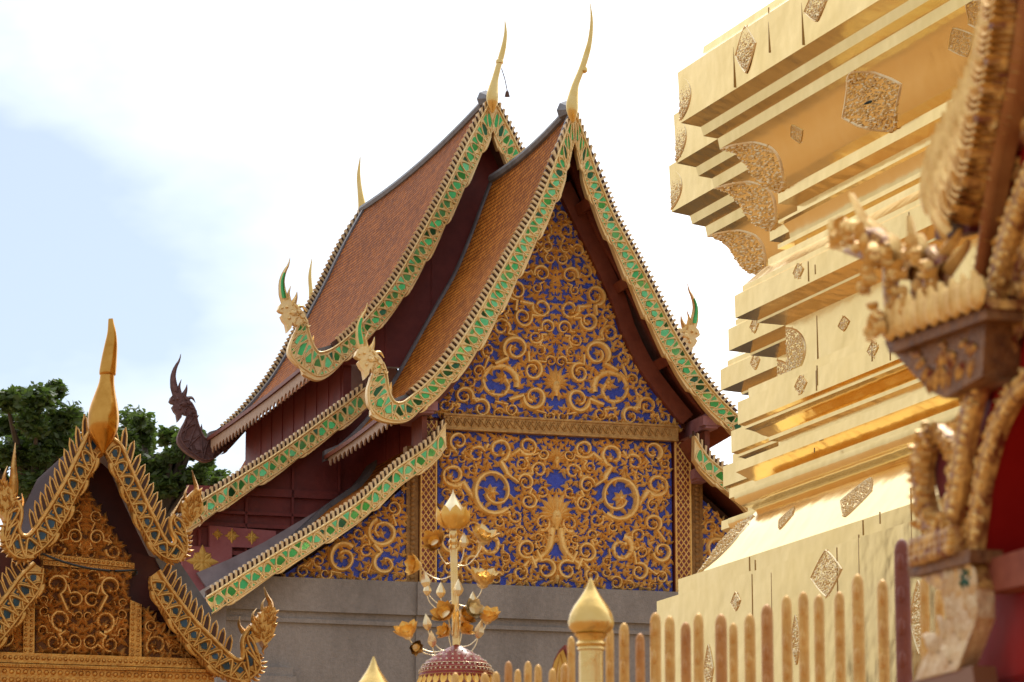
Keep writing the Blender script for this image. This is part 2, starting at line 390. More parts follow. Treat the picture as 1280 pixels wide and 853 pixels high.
# ------------------------------------------------------------------ bargeboards and nagas
class Board:
    def __init__(s, fr, pairs, d, n=260, mirror=None):
        P = []
        for ox, oy, ix, iy in pairs:
            a = fr.p(ox, oy, d); b = fr.p(ix, iy, d)
            P.append((a[0], a[1], b[0], b[1]))
        if mirror is not None: P = [(2 * mirror - a, b, 2 * mirror - c, e) for a, b, c, e in P]
        s.S = cat(P, n); s.n = n; s.d = d
        s.acc = [0]
        for p, q in zip(s.S, s.S[1:]):
            s.acc.append(s.acc[-1] + math.dist(((p[0] + p[2]) / 2, (p[1] + p[3]) / 2), ((q[0] + q[2]) / 2, (q[1] + q[3]) / 2)))
        s.len = s.acc[-1]
        s.wid = [math.dist(p[:2], p[2:]) for p in s.S]
    def at(s, u, v):
        u = max(0, min(s.len, u)); lo, hi = 0, s.n - 1
        while hi - lo > 1:
            m = (lo + hi) // 2
            if s.acc[m] <= u: lo = m
            else: hi = m
        f = (u - s.acc[lo]) / max(1e-9, s.acc[hi] - s.acc[lo])
        p = [s.S[lo][k] + (s.S[hi][k] - s.S[lo][k]) * f for k in range(4)]
        return (p[0] + (p[2] - p[0]) * v, p[1] + (p[3] - p[1]) * v)

def make_board(B, parent, gold, glass, crest_style='teeth', uend=None, crest_end=None, period=.14, hook=4, rng=None, rib=.010, gscale=1.0, fringe=0, name='bargeboard', crestlen=.10, umin=.02, thick=.1):
    """gilded band with raised arcs and glass, scalloped lower edge with hooked flames, and a crest of blades on the upper edge"""
    rng = rng or random.Random(1); d = B.d; mb = MB(); gl = MB(); cr = MB()
    Lb = uend or B.len; hp = period * hook
    def sc(u):
        t = ((u + hp * .3) % hp) / hp
        return .93 + .17 * t - (.0 if t < .93 else .17 * (t - .93) / .07)
    nn = max(60, int(Lb / (period / 7)))
    us = [Lb * i / nn for i in range(nn + 1)]
    A = [B.at(u, .0) for u in us]; I = [B.at(u, sc(u) if u > .1 and u < Lb * .985 else .93) for u in us]
    mb.strip(A, I, d, d + thick)
    def M(x, z, h): return (x, d - h, z)
    rim = .012 * max(1, rib / .0105)
    ribbon(mb, [B.at(u, .045) for u in us], [rim * 1.15] * len(us), .03, M)
    ribbon(mb, [B.at(u, .9) for u in us], [rim * .8] * len(us), .024, M)
    u = umin
    while u < Lb - period * .6:
        p = period
        arc = []
        for k in range(11):
            t = k / 10; uu = u + p * (t * 1.0) + p * .12 * math.sin(math.pi * t); vv = .9 - .74 * math.sin(math.pi * t) ** .8
            arc.append(B.at(uu, vv))
        ribbon(mb, arc, [rib] * 11, .026, M)
        # second, inner arc: the lower scale
        arc2 = [B.at(u + p * .5 + p * (k / 6), .9 - .3 * math.sin(math.pi * k / 6) ** .8) for k in range(7)]
        ribbon(mb, arc2, [rib * .8] * 7, .02, M)
        def tri(pts, h, sz):
            q = [B.at(a, b) for a, b in pts]; cx_ = sum(a for a, b in q) / len(q); cz_ = sum(b for a, b in q) / len(q); g_ = gscale * rng.uniform(.84, 1.08); q = [(cx_ + (a - cx_) * g_ * rng.uniform(.92, 1.05), cz_ + (b - cz_) * g_ * rng.uniform(.92, 1.05)) for a, b in q]
            tx, tz = rng.uniform(-.3, .3), rng.uniform(-.3, .3)
            vs = [(x, d - h - (x - cx_) * tx - (z - cz_) * tz, z) for x, z in q]
            vs += [(x, d + .01, z) for x, z in q]; n = len(q)
            gl.add(vs, [tuple(range(n))[::-1]] + [(i, (i + 1) % n, (i + 1) % n + n, i + n) for i in range(n)], rng.choice((0, 0, 0, 1, 1, 1, 2)))
        tri([(u + p * .18, .62), (u + p * .3, .38), (u + p * .55, .24), (u + p * .8, .38), (u + p * .92, .58), (u + p * .55, .72)], .008, 1)
        tri([(u + p * .78, .16), (u + p * 1.06, .52), (u + p * 1.30, .16)], .006, .6)
        tri([(u + p * .74, .84), (u + p * 1.0, .66), (u + p * 1.26, .84)], .007, .6)
        u += p
    u = hp * .7
    while u < Lb * .96:
        x, z = B.at(u, 1.06); x2, z2 = B.at(u + .05, 1.0); x3, z3 = B.at(u, .6)
        a = math.atan2(z2 - z, x2 - x); sgn = 1 if (x - x3) * math.sin(a) - (z - z3) * math.cos(a) < 0 else -1
        a2 = a + sgn * .55
        pts = []; xx, zz = B.at(u - .05, .98)
        for k in range(6):
            pts.append((xx, zz)); aa = a2 - sgn * .9 * (k / 5); xx += math.cos(aa) * .026; zz += math.sin(aa) * .026
        mb.tube([(px, d - .005, pz) for px, pz in pts], [.018, .02, .017, .012, .008, .003], 6)
        u += hp
    if fringe:
        u = .02; k = 0
        while u < Lb * .97:
            a0 = B.at(u, 1.0); a1 = B.at(u + .01, 1.0); c0 = B.at(u, .5); ta = math.atan2(a1[1] - a0[1], a1[0] - a0[0])
            na = math.atan2(a0[1] - c0[1], a0[0] - c0[0])
            leaf(mb, a0[0] - math.cos(na) * .01, a0[1] - math.sin(na) * .01, (math.atan2(math.sin(na) + .9 * math.sin(ta), math.cos(na) + .9 * math.cos(ta))), fringe * (.8 + .5 * (k % 4) / 3), fringe * .26, .6, .02, M)
            u += fringe * .62; k += 1
        # half-round scales between rim and glass
        u = umin
        while u < Lb - period * .6:
            for uu, vv, rr in ((u + period * .55, .30, .30), (u + period * .98, .30, .16), (u + period * .2, .78, .16), (u + period * .85, .78, .16)):
                ww = math.dist(B.at(uu, 0), B.at(uu, 1)); 
                x, z = B.at(uu, vv - .12 if rr > .2 else vv); boss(mb, x, z, ww * rr * .42, .016, M)
            u += period
    gl.strip([B.at(u, .2) for u in us], [B.at(u, .8) for u in us], d + .006, d + .014, 2)   # unseen strip inside the board that joins the glass pieces
    b = mb.build(name, gold, parent)
    gl.build('glass_inlay', glass if isinstance(glass, list) else [glass] * 3, b, smooth=False)
    ce = crest_end or Lb
    if crest_style == 'teeth':
        sp = .062; u = .05
        us2 = [ce * i / 60 for i in range(61)]
        cr.strip([B.at(u_, 0.0) for u_ in us2], [(lambda o, i, w: (o[0] + (o[0] - i[0]) / w * crestlen * .72, o[1] + (o[1] - i[1]) / w * crestlen * .72))(B.at(u_, 0), B.at(u_, 1), max(.01, math.dist(B.at(u_, 0), B.at(u_, 1)))) for u_ in us2], d + .03, d + .09, 1)
        while u < ce - sp:
            o0, i0 = B.at(u, 0), B.at(u, 1); w = math.dist(o0, i0); nx, nz = (o0[0] - i0[0]) / w, (o0[1] - i0[1]) / w
            o1 = B.at(u + sp * .42, 0); tx, tz = o1[0] - o0[0], o1[1] - o0[1]
            lean = -.55
            q = [o0, o1, (o1[0] + nx * crestlen + tx * lean, o1[1] + nz * crestlen + tz * lean), (o0[0] + nx * crestlen * .8 + tx * lean, o0[1] + nz * crestlen * .8 + tz * lean)]
            cr.prism(q, d - .012, d + .07)
            u += sp
        cr.build('crest', [M_['cream'], M_['dark']], b, smooth=False)
    else:
        sp = crest_style; u = .03
        while u < ce - sp:
            o0, i0 = B.at(u, 0), B.at(u, 1); w = math.dist(o0, i0); nx, nz = (o0[0] - i0[0]) / w, (o0[1] - i0[1]) / w
            o1 = B.at(u + sp * .72, 0); tx, tz = o1[0] - o0[0], o1[1] - o0[1]
            ln = crestlen; lean = -.9
            T = lambda a, h: (o0[0] + tx * a + nx * h * ln + tx * lean * h, d + .01, o0[1] + tz * a + nz * h * ln + tz * lean * h)
            cr.tube([T(0, 0), T(0, .35), T(.02, .7), T(.3, 1.0), T(.75, .8), T(.95, .4), T(1, 0)], [.0065] * 7, 6)
            q = [T(.1, 0), T(.1, .6), T(.35, .85), T(.75, .7), T(.9, 0)]
            cr.prism([(a[0], a[2]) for a in q], d + .012, d + .03, 1)
            u += sp
        cr.build('crest', [gold, M_['dark']], b)
    return b

def horn(mb, pts, ws, d, th=.03, mi=0):
    """flat curved flame with a ridge on both sides"""
    M1 = lambda x, z, h: (x, d - h, z); M2 = lambda x, z, h: (x, d + h, z)
    ribbon(mb, pts, ws, th, M1, mi, RIDGE); ribbon(mb, pts, ws, th, M2, mi, RIDGE)

HEAD = [(465, 464), (462, 461), (461, 468), (456, 474), (454, 463), (450.6, 459), (447.8, 453), (451, 449), (447, 448), (444, 445), (446, 439), (450, 435), (457, 433), (467.5, 438), (477, 449), (482, 459), (484, 468)]
CREST = [[(453, 436), (450, 420), (449.5, 408), (453, 396), (458, 387), (460, 378)], [(464, 437), (467.5, 429), (469, 421)], [(470, 441), (476, 440), (481, 447)], [(459, 435), (458, 424), (461, 414)], [(486, 494), (489, 486), (490, 477)]]
CW = [[4.6, 5.6, 5.0, 3.8, 2.2, .3], [4.2, 3.2, .3], [3.0, 2.2, .3], [3.4, 2.6, .3], [4.0, 3.6, .3]]
def make_naga(fr, parent, d, gold, glass, anchor=(474, 462), sc=1.0, mirror=None, name='naga_head', thick=.16):
    mb = MB(); gl = MB()
    def T(x, y):
        q = fr.p(anchor[0] + (x - 474) * sc, anchor[1] + (y - 462) * sc, d)
        return (2 * mirror - q[0], q[1]) if mirror is not None else q
    poly = [T(*p) for p in HEAD]; mb.prism(poly, d - .01, d + thick - .06)
    c0 = T(462, 448); c1 = T(463, 448); u = math.dist(c0, c1)
    M = lambda x, z, h: (x, d - .01 - h, z)
    for x, y, r, h in ((455, 442, 1.9, .035), (449, 443, 1.6, .03), (464, 449, 4.6, .03), (458, 456, 2.2, .025)):
        q = T(x, y); boss(mb, q[0], q[1], r * u, h, M, 0, 10)
    for j, (pts, ws) in enumerate(zip(CREST, CW)):
        P = cat([T(*p) for p in pts], 12); W = [w[0] * u for w in cat([(w, 0) for w in ws], 12)]
        horn(mb, P, W, d + .03, .035)
        if j == 0:
            ribbon(gl, P[1:8], [w * .5 for w in W[1:8]], .012, lambda x, z, h: (x, d - .008 - h, z), 0, RIDGE)
    for k in range(4):
        q = T(468 + 4 * k, 446 + 6 * k); q2 = T(476 + 3 * k, 447 + 6 * k)
        ribbon(mb, cat([q, T(472 + 3.5 * k, 450 + 6 * k), q2], 6), [u * 1.6, u * 1.8, u * 1.7, u * 1.3, u * .8, u * .2], .03, M)
    for k in range(16):
        q = T(462 + 20 * ((k * 7) % 16) / 16, 440 + 24 * k / 16); 
        if inside(poly, *q): leaf(mb, q[0], q[1], 1.2 + .25 * k * (-1 if mirror is not None else 1), u * 6, u * 1.3, 1.2, .03, M)
    o = mb.build(name, gold, parent)
    gl.build('glass_inlay', glass, o)
    return o

def finial(fr, parent, d, path, name, material, mirror=None, n=14, ring=None):
    """swept horn-shaped roof finial; path rows are px, py, radius in px"""
    mb = MB()
    P = [fr.p(a, b, d) + (r,) for a, b, r in path]
    u = math.dist(fr.p(600, 300, d), fr.p(601, 300, d))
    S = cat([(x, z, r * u) for x, z, r in P], 48)
    mb.tube([(x, d + .05, z) for x, z, r in S], [max(.002, r) for x, z, r in S], n)
    if ring:
        x, z = fr.p(ring[0], ring[1], d); r = ring[2] * u
        mb.lathe([(r * .5, -r * .8), (r * .95, -r * .4), (r, 0), (r * .9, r * .45), (r * .4, r * .8)], (x, d + .05, z), 14)
    return mb.build(name, material, parent)

# ------------------------------------------------------------------ temple hall
A_T = R(16.8)
T = Frame(700, 535, 42, A_T)
hall = thing('temple_hall', 'maroon temple hall with steep tiled roofs, green mosaic bargeboards and blue carved gable', 'temple', T.O, A_T)
DB = -.72                       # plane of the front bargeboards; the carved gable stands at d = 0
D1 = 2.45                       # plane of the second, higher tier
D2 = D1 + 6.4                   # its far end
XC = T.p(718, 150, DB)[0]
F0U = [(718, 136, 717.5, 182), (703, 176, 710, 209), (688, 217, 706, 228), (670, 260, 688, 271), (655, 287, 673.5, 299), (634, 324, 653, 340), (613, 362, 634, 377), (592.5, 399, 613, 415), (570, 434, 592, 448),
       (550, 460, 573, 471), (530, 481, 552, 493), (512, 496, 531, 510), (503, 502, 512, 526), (495, 502, 490, 528), (490, 495, 471, 521), (487, 484, 460, 508), (485, 472, 459, 489), (483, 462, 464, 472), (479, 453, 466, 462)]
F0L = [(557, 528, 558, 562), (540, 553, 546, 575), (515, 571, 522, 594), (490, 589, 497, 611), (452, 624, 459, 646), (420, 646, 426, 668), (385, 668, 391, 690), (355, 685, 361, 708), (310, 713, 316, 737), (280, 732, 286, 756), (258, 746, 264, 770)]
F1U = [(615, 122, 617, 165), (602, 145, 612, 176), (590, 167, 605, 190), (575, 197, 592, 216), (562, 225, 580, 240), (545, 258, 563, 273), (522.5, 300, 541, 315), (500, 340, 518, 354), (480, 370, 497, 384), (455, 400, 471, 414), (437, 418, 450, 434),
       (420, 432, 432, 452), (408, 438, 414, 468), (399, 439, 398, 474), (394, 433, 380, 465), (390, 423, 367, 454), (387, 413, 360, 440), (385, 404, 366, 421), (381, 397, 372, 407)]
F1L = [(457, 484, 459, 512), (430, 505, 437, 529), (400, 527, 407, 551), (370, 549, 377, 572), (340, 570, 347, 593), (300, 595, 306, 619), (258, 621, 264, 646), (240, 632, 246, 658), (222, 644, 228, 668)]
rng = random.Random(7)
XC1 = T.p(616, 140, D1)[0]

def roof(name, parent, curve, d0, d1, xc, mats, sag=.1, th=.05, nd=14, mirror_too=True, rise=.0):
    """tile-covered slope: the curve runs from ridge to eave; the ridge dips between its ends"""
    for side in ((0, 1) if mirror_too else (0,)):
        mb = MB(); n = len(curve); acc = [0]
        for p, q in zip(curve, curve[1:]): acc.append(acc[-1] + math.dist(p, q))
        vs = []; nj = nd + 1
        for lay in (0, 1):
            for j in range(nj):
                t = j / nd; dd = d0 + (d1 - d0) * t
                for i, (x, z) in enumerate(curve):
                    k = 1 - i / (n - 1)
                    zz = z - sag * (1 - (2 * t - 1) ** 2) * (.35 + .65 * k) - rise * t - (th if lay else 0)
                    vs.append(((2 * xc - x) if side else x, dd, zz))
        fs = []; mi = []
        idx = lambda l, j, i: l * nj * n + j * n + i
        base = len(mb.f)
        for j in range(nd):
            for i in range(n - 1):
                mb.uv[len(mb.f)] = [(d0 + (d1 - d0) * j / nd, -acc[i]), (d0 + (d1 - d0) * j / nd, -acc[i + 1]), (d0 + (d1 - d0) * (j + 1) / nd, -acc[i + 1]), (d0 + (d1 - d0) * (j + 1) / nd, -acc[i])]
                mb.f.append((idx(0, j, i), idx(0, j, i + 1), idx(0, j + 1, i + 1), idx(0, j + 1, i))); mb.m.append(0)
        for j in range(nd):
            for i in range(n - 1):
                mb.f.append((idx(1, j, i), idx(1, j + 1, i), idx(1, j + 1, i + 1), idx(1, j, i + 1))); mb.m.append(1)
        for j in range(nd):
            mb.f.append((idx(0, j, n - 1), idx(1, j, n - 1), idx(1, j + 1, n - 1), idx(0, j + 1, n - 1))); mb.m.append(1)
            mb.f.append((idx(0, j, 0), idx(0, j + 1, 0), idx(1, j + 1, 0), idx(1, j, 0))); mb.m.append(1)
        for i in range(n - 1):
            mb.f.append((idx(0, 0, i), idx(1, 0, i), idx(1, 0, i + 1), idx(0, 0, i + 1))); mb.m.append(1)
            mb.f.append((idx(0, nd, i), idx(0, nd, i + 1), idx(1, nd, i + 1), idx(1, nd, i))); mb.m.append(1)
        mb.v = vs
        mb.build(name, mats, parent, True, 50)

def bcurve(pairs, d, upto, n=22, fr=T, inset=.0):
    pts = [fr.p(a + (c - a) * inset, b + (e - b) * inset, d) for a, b, c, e in pairs[:upto]]
    return cat(pts, n)

def valance(parent, x, z, d0, d1, sag, h, sp, m):
    """saw-cut lace board hanging under an eave"""
    mb = MB(); n = int((d1 - d0) / sp); pts = []
    zz = lambda t: z - sag * (1 - (2 * t - 1) ** 2) * .35
    for i in range(n):
        a, b = d0 + i * sp, d0 + (i + 1) * sp; za, zb = zz(i / n), zz((i + 1) / n); m_ = (a + b) / 2
        for xx in (x, x + .02):
            pass
        poly = [(a, za), (b, zb), (b, zb - h * .55), (m_ + sp * .18, zb - h * .7), (m_, za - h), (m_ - sp * .18, za - h * .7), (a, za - h * .55)]
        k = len(poly)
        mb.add([(x, p, q) for p, q in poly] + [(x + .02, p, q) for p, q in poly], [tuple(range(k)), tuple(range(k, 2 * k))[::-1]] + [(j, j + k, (j + 1) % k + k, (j + 1) % k) for j in range(k)])
    return mb.build('eave_valance', m, parent, False)

# front tier (upper)
cu0 = bcurve(F0U, DB, 14); roof('roof', hall, cu0, DB + .06, D1 + .2, XC, [M_['tile'], M_['soffit']], sag=.07, rise=.08)
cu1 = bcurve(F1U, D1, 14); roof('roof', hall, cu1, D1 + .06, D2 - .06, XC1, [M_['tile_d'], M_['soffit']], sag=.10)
# lower (aisle) roofs
cl0 = bcurve(F0L, DB + .15, 11); roof('aisle_roof', hall, cl0, DB + .21, D1 + .45, XC, [M_['tile'], M_['soffit']], sag=.03, th=.04)
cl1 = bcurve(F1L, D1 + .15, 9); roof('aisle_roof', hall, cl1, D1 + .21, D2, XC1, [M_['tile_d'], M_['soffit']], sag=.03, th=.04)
# far tier beyond, seen only by its finial
cu2 = [(x, z) for x, z in cu0]
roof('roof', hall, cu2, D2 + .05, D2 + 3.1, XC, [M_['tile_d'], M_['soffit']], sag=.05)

for (pairs, d, nm, ue, ce, pr, cl) in ((F0U, DB, 'bargeboard', None, .80, .125, .085), (F1U, D1, 'bargeboard', None, .80, .135, .085), (F0L, DB + .15, 'aisle_bargeboard', None, .995, .165, .085), (F1L, D1 + .15, 'aisle_bargeboard', None, .97, .15, .08)):
    xc = XC if d < 1 else XC1
    for mir in (None, xc):
        B = Board(T, pairs, d, mirror=mir)
        make_board(B, hall, M_['board'], GRN, 'teeth', ue, B.len * ce, pr, 4, random.Random(3 + int(d * 10)), name=nm, crestlen=cl, rib=.0115 if 'aisle' in nm else .0095)
for mir in (None, XC): make_naga(T, hall, DB, M_['board'], M_['green'], mirror=mir)
for mir in (None, XC1): make_naga(T, hall, D1, M_['board'], M_['green'], (377, 404), .98, mirror=mir)
# far end of the high tier: bare wooden boards and naga
class Shift(Frame):
    """reads the same tier's outline at its far end: the outline of the near end, set back"""
    def __init__(s, base, dd): s.b = base; s.dd = dd
    def p(s, a, b, d=0): return s.b.p(a, b, d - s.dd)
TS = Shift(T, D2 - D1)
Bk = Board(TS, F1U, D2); make_board(Bk, hall, M_['oldwood'], M_['oldwood'], 'teeth', None, Bk.len * .8, .2, 4, name='far_bargeboard')
make_naga(TS, hall, D2, M_['oldwood'], M_['oldwood'], (377, 404), 1.0, name='far_naga_head')

CH0 = [(717.5, 152, 1.5), (717.5, 146, 4.5), (717, 137, 7.2), (717, 128, 7.4), (718.5, 117, 6), (721, 105, 4.4), (726, 92, 3.9), (730, 82, 3.9), (735, 66, 3.8), (739, 50, 3.0), (741, 32, 2.2), (741, 18, 1.5), (739.5, 3, .4)]
finial(T, hall, DB - .15, CH0, 'roof_finial', M_['finial'], ring=(731, 86, 5.2))
CH1 = [(617, 140, 1.5), (617, 134, 4.2), (617, 126, 7), (617, 118, 7.3), (618.5, 107, 5.6), (621, 95, 4.0), (625, 80, 3.6), (629, 66, 3.6), (632, 52, 2.8), (633.5, 38, 1.8), (632.5, 24, .4)]
finial(T, hall, D1 - .15, CH1, 'roof_finial', M_['finial'], ring=(626, 76, 4.8))
finial(TS, hall, D2 + .1, [(617, 140, 1.5), (617, 134, 4.2), (617, 126, 7), (616, 112, 5.4), (613, 92, 3.6), (611, 70, 2.6), (613, 45, .5)], 'roof_finial', M_['finial'])
TS0 = Shift(T, D2 + 3.0 - DB)
finial(TS0, hall, D2 + 3.1, [(718, 150, 1.5), (717, 137, 7), (716, 117, 5.4), (714, 92, 3.4), (712, 66, 2.6), (715, 40, .5)], 'roof_finial', M_['finial'])

# ridge caps and lead flashing
def ridgecap(curve, d0, d1, xc, sag, rise):
    mb = MB(); pts = []
    for j in range(21):
        t = j / 20; pts.append((xc, d0 + (d1 - d0) * t, curve[0][1] - sag * (1 - (2 * t - 1) ** 2) - rise * t + .03))
    mb.tube(pts, .06, 8)
    p = pts[0]; mb.tube([(p[0], p[1] - .03, p[2] - .02), (p[0], p[1] + .18, p[2] + .02), (p[0], p[1] + .34, p[2])], [.05, .12, .05], 8)
    return mb.build('ridge_cap', M_['grey'], hall)
ridgecap(cu0, DB + .12, D1 + .15, XC, .07, .08); ridgecap(cu1, D1 + .12, D2, XC1, .10, 0)
def verge(curve, d0, d1, lift, wd, xc, sides=(0, 1), name='verge_flashing', drop=0):
    for s_ in sides:
        mb = MB()
        A = [((2 * xc - x) if s_ else x, z + lift - drop) for x, z in curve]
        B_ = [((2 * xc - x) if s_ else x, z + lift - wd - drop) for x, z in curve]
        mb.strip(A, B_, d0, d1); mb.build(name, M_['grey'], hall)
verge(cu0, DB + .09, DB + .2, .045, .05, XC); verge(cu1, D1 + .09, D1 + .2, .045, .05, XC1)
verge(cu0, D1 + .12, D1 + .24, .06, .13, XC, (0, 1), drop=.08)
verge(cl0, D1 + .0, D1 + .5, .06, .10, XC)
verge(cl0, DB + .24, DB + .33, .03, .04, XC); verge(cl1, D1 + .24, D1 + .33, .03, .04, XC1)
verge(cu1, D2 - .2, D2 - .02, .05, .06, XC1)

# gable walls of the higher tier (maroon boards)
def apexpoly(pairs, d, upto, xc, inset, zbot=None, fr=T):
    c = bcurve(pairs, d, upto, 16, fr, inset); c = [(min(x, xc), z) for x, z in c]
    poly = c + ([] if zbot is None else [(c[-1][0], zbot), (2 * xc - c[-1][0], zbot)]) + [(2 * xc - x, z) for x, z in c[::-1]]
    return poly
mb = MB(); poly = apexpoly(F1U, D1, 12, XC1, .6); mb.prism(poly, D1 + .55, D1 + .65)
xw, zw = T.p(448, 520, D1 + .55)
zlow = T.p(240, 760, D1 + .6)[1]
lw = [T.p(a, b, D1 + .6) for a, b in ((462, 510), (380, 566), (310, 612), (240, 655), (222, 668))]
lowpoly = lw + [(lw[-1][0], .2), (2 * XC1 - lw[-1][0], .2)] + [(2 * XC1 - x, z) for x, z in lw[::-1]]
mb.prism(lowpoly, D1 + .6, D1 + .72)
gw = mb.build('gable_wall', M_['red'], hall, False)
mb = MB()
for (a, b) in ((610, 8), (655, 4), (640, 3), (690, 4)):
    z = T.p(330, a, D1 + .5)[1]; x0 = T.p(235, a, D1 + .5)[0]
    mb.box((x0, D1 + .535, z - b * .012), (2 * XC1 - x0, D1 + .6, z))
for px_ in range(250, 640, 58):
    x, zt_ = T.p(px_, 700, D1 + .5)
    hit = [z for z in [5.2 + .05 * k for k in range(140)] if inside(lowpoly, x - .03, z) or inside(poly, x - .03, z)]
    hit = [z for z in hit if inside(lowpoly, x + .03, z + .1) or inside(poly, x + .03, z + .1)]
    if hit: mb.box((x - .014, D1 + .535, hit[0]), (x + .014, D1 + .56, hit[-1]))
mb.build('wall_batten', M_['red'], hall, False)
mb = MB(); q = T.ps([(262, 740), (300, 714), (350, 686), (385, 665), (425, 640), (418, 626), (372, 653), (330, 678), (285, 700), (246, 716)], D1 + .44); mb.prism(q, D1 + .44, D1 + .56)
mb.build('skirting', mat('lilac_grey_lead', (.24, .20, .22), 0, .5, (.36, .31, .34), 5), hall, False)
# panel with gilded flowers
mb = MB(); q = T.ps([(228, 682), (262, 684), (262, 657), (345, 664), (345, 686), (290, 684), (290, 744), (228, 744)], D1 + .5); mb.prism(q[::-1], D1 + .5, D1 + .59)
pn = mb.build('painted_panel', mat('faded_red_panel', (.30, .075, .08), 0, .6, (.40, .14, .15), 5), hall, False)
def flower(mb, x, z, r, d):
    M = lambda a, b, h: (a, d - h, b)
    boss(mb, x, z, r * .2, .012, M)
    for k in range(4):
        a = k * math.pi / 2
        leaf(mb, x, z, a, r, r * .26, 0, .012, M)
        leaf(mb, x + math.cos(a + .78) * r * .1, z + math.sin(a + .78) * r * .1, a + .78, r * .62, r * .2, 0, .01, M)
        leaf(mb, x + math.cos(a) * r * .3, z + math.sin(a) * r * .3, a + .9, r * .45, r * .12, .5, .01, M)
        leaf(mb, x + math.cos(a) * r * .3, z + math.sin(a) * r * .3, a - .9, r * .45, r * .12, -.5, .01, M)
M_['stencil'] = mat('gilt_stencil', (.62, .36, .06), .4, .4, (.75, .48, .12), 20)
for a, b, r in ((253, 702, .2), (290, 670, .095), (315, 672, .09), (272, 668, .07)):
    x, z = T.p(a, b, D1 + .5); mb = MB(); flower(mb, x, z, r, D1 + .5); mb.build('gilded_flower', M_['stencil'], pn)

# clerestory side walls under the eaves
def zon(curve, x):
    for p, q in zip(curve, curve[1:]):
        if min(p[0], q[0]) <= x <= max(p[0], q[0]): return p[1] + (q[1] - p[1]) * (x - p[0]) / ((q[0] - p[0]) or 1e-9)
    return curve[-1][1]
xa_, xb2 = T.p(545, 540, 0)[0], T.p(452, 480, D1)[0]
for (x_, d0, d1, z0, z1) in ((xa_, .05, D1 + .6, 5.0, zon(cu0, xa_ - .08) - .22), (xb2, D1 + .7, D2 - .3, 5.0, zon(cu1, xb2 - .08) - .2)):
    for xx in (x_, 2 * (XC if d0 < 1 else XC1) - x_):
        mb = MB(); mb.box((xx - .05, d0, z0), (xx + .05, d1, z1))
        nb = int((d1 - d0) / .62)
        for k in range(nb): mb.box((xx - .06, d0 + .1 + k * .62, z0), (xx + .06, d0 + .125 + k * .62, z1 - .05))
        mb.build('side_wall', M_['red'], hall, False)
valance(hall, cu0[-1][0] + .03, cu0[-1][1] - .05, DB + .25, D1 + .1, .07, .17, .2, M_['tan'])
valance(hall, cu1[-1][0] + .03, cu1[-1][1] - .05, D1 + .25, D2 - .1, .10, .19, .2, M_['tan'])

# carved gable: upper triangle, tie beam, main panel, aisle panels
M0 = lambda x, z, h: (x, -.0 - h, z)
XP = T.p(694.5, 540, 0)[0]
cpoly = T.ps([(697, 236), (717, 283), (742, 334), (764, 382), (774, 414), (796, 460), (820, 494), (850, 524), (852, 530)], 0)
tri = [(2 * XP - x, z) for x, z in cpoly]; tri[0] = (XP, tri[0][1])
zb = T.p(700, 530, 0)[1]; tri[-1] = (tri[-1][0], zb); tri[-2] = (tri[-2][0], zb + .06)
tri_poly = tri + [(2 * XP - x, z) for x, z in tri[::-1]][:-1]
mb = MB(); mb.prism(tri_poly, 0, .12); gt = mb.build('gable_panel', M_['blue'], hall, False)
mb = MB()
S0 = [(T.p(a, b, 0)[0], T.p(a, b, 0)[1], r * .0092) for a, b, r in ((765, 487, 27), (722, 500, 18), (808, 508, 13), (745, 443, 19), (778, 448, 10), (719, 425, 10), (712, 387, 14), (735, 402, 14), (712, 345, 12), (705, 310, 8), (790, 475, 8))]
av = [(XP, T.p(694, 478, 0)[1], .17), (XP, T.p(694, 505, 0)[1], .08)]
scrolls(mb, tri_poly, S0, .062, .2, .065, M0, random.Random(11), axis=XP, avoid=av)
def motif(mb, x, z, s, M):
    """lotus vase: petals rising from a cup, with falling leaves"""
    for sg in (1, -1):
        for k, (a, l, w_) in enumerate(((1.45, 1.5, .22), (1.05, 1.2, .2), (.65, 1.0, .2), (.25, .9, .18), (-.2, .8, .16))):
            ang = a if sg == 1 else math.pi - a
            leaf(mb, x + sg * .12 * s, z, ang, l * s, w_ * s, -sg * .9, .055 + .004 * k, M, 0, 8)
        leaf(mb, x + sg * .05 * s, z - .2 * s, (-1.2 if sg == 1 else math.pi + 1.2), .9 * s, .14 * s, sg * .9, .055, M)
    leaf(mb, x, z - .1 * s, math.pi / 2, 1.5 * s, .26 * s, 0, .075, M, 0, 8)
    ribbon(mb, [(x, z - .75 * s), (x, z - .5 * s), (x, z - .2 * s), (x, z + .1 * s), (x, z + .3 * s)], [.14 * s, .2 * s, .38 * s, .36 * s, .2 * s], .08, M)
    boss(mb, x, z, .2 * s, .095, M)
motif(mb, XP, T.p(694, 482, 0)[1], .17, M0)
mb.build('scroll_carving', M_['carve'], gt)
# tie beam
mb = MB(); zt0, zt1 = T.p(700, 546, 0)[1], T.p(700, 526, 0)[1]
xl, xr = T.p(552, 530, 0)[0], 2 * XP - T.p(552, 530, 0)[0]
mb.box((xl, -.09, zt0), (xr + .1, .1, zt1)); mb.box((xl, -.11, zt1 - .022), (xr + .1, -.088, zt1)); mb.box((xl, -.11, zt0), (xr + .1, -.088, zt0 + .02))
Mt = lambda x, z, h: (x, -.09 - h, z)
x = xl + .04
while x < xr:
    zc = (zt0 + zt1) / 2; ribbon(mb, [(x - .05, zc - .045), (x - .02, zc + .03), (x + .02, zc - .03), (x + .05, zc + .045)], [.011] * 4, .016, Mt)
    boss(mb, x + .05, zc - .03, .014, .016, Mt, 0, 6); boss(mb, x - .0, zc + .045, .012, .016, Mt, 0, 6); x += .085
mb.build('tie_beam', mat('brown_gilding', (.34, .17, .045), .4, .42, (.60, .36, .12), 16, .006, 60), hall)
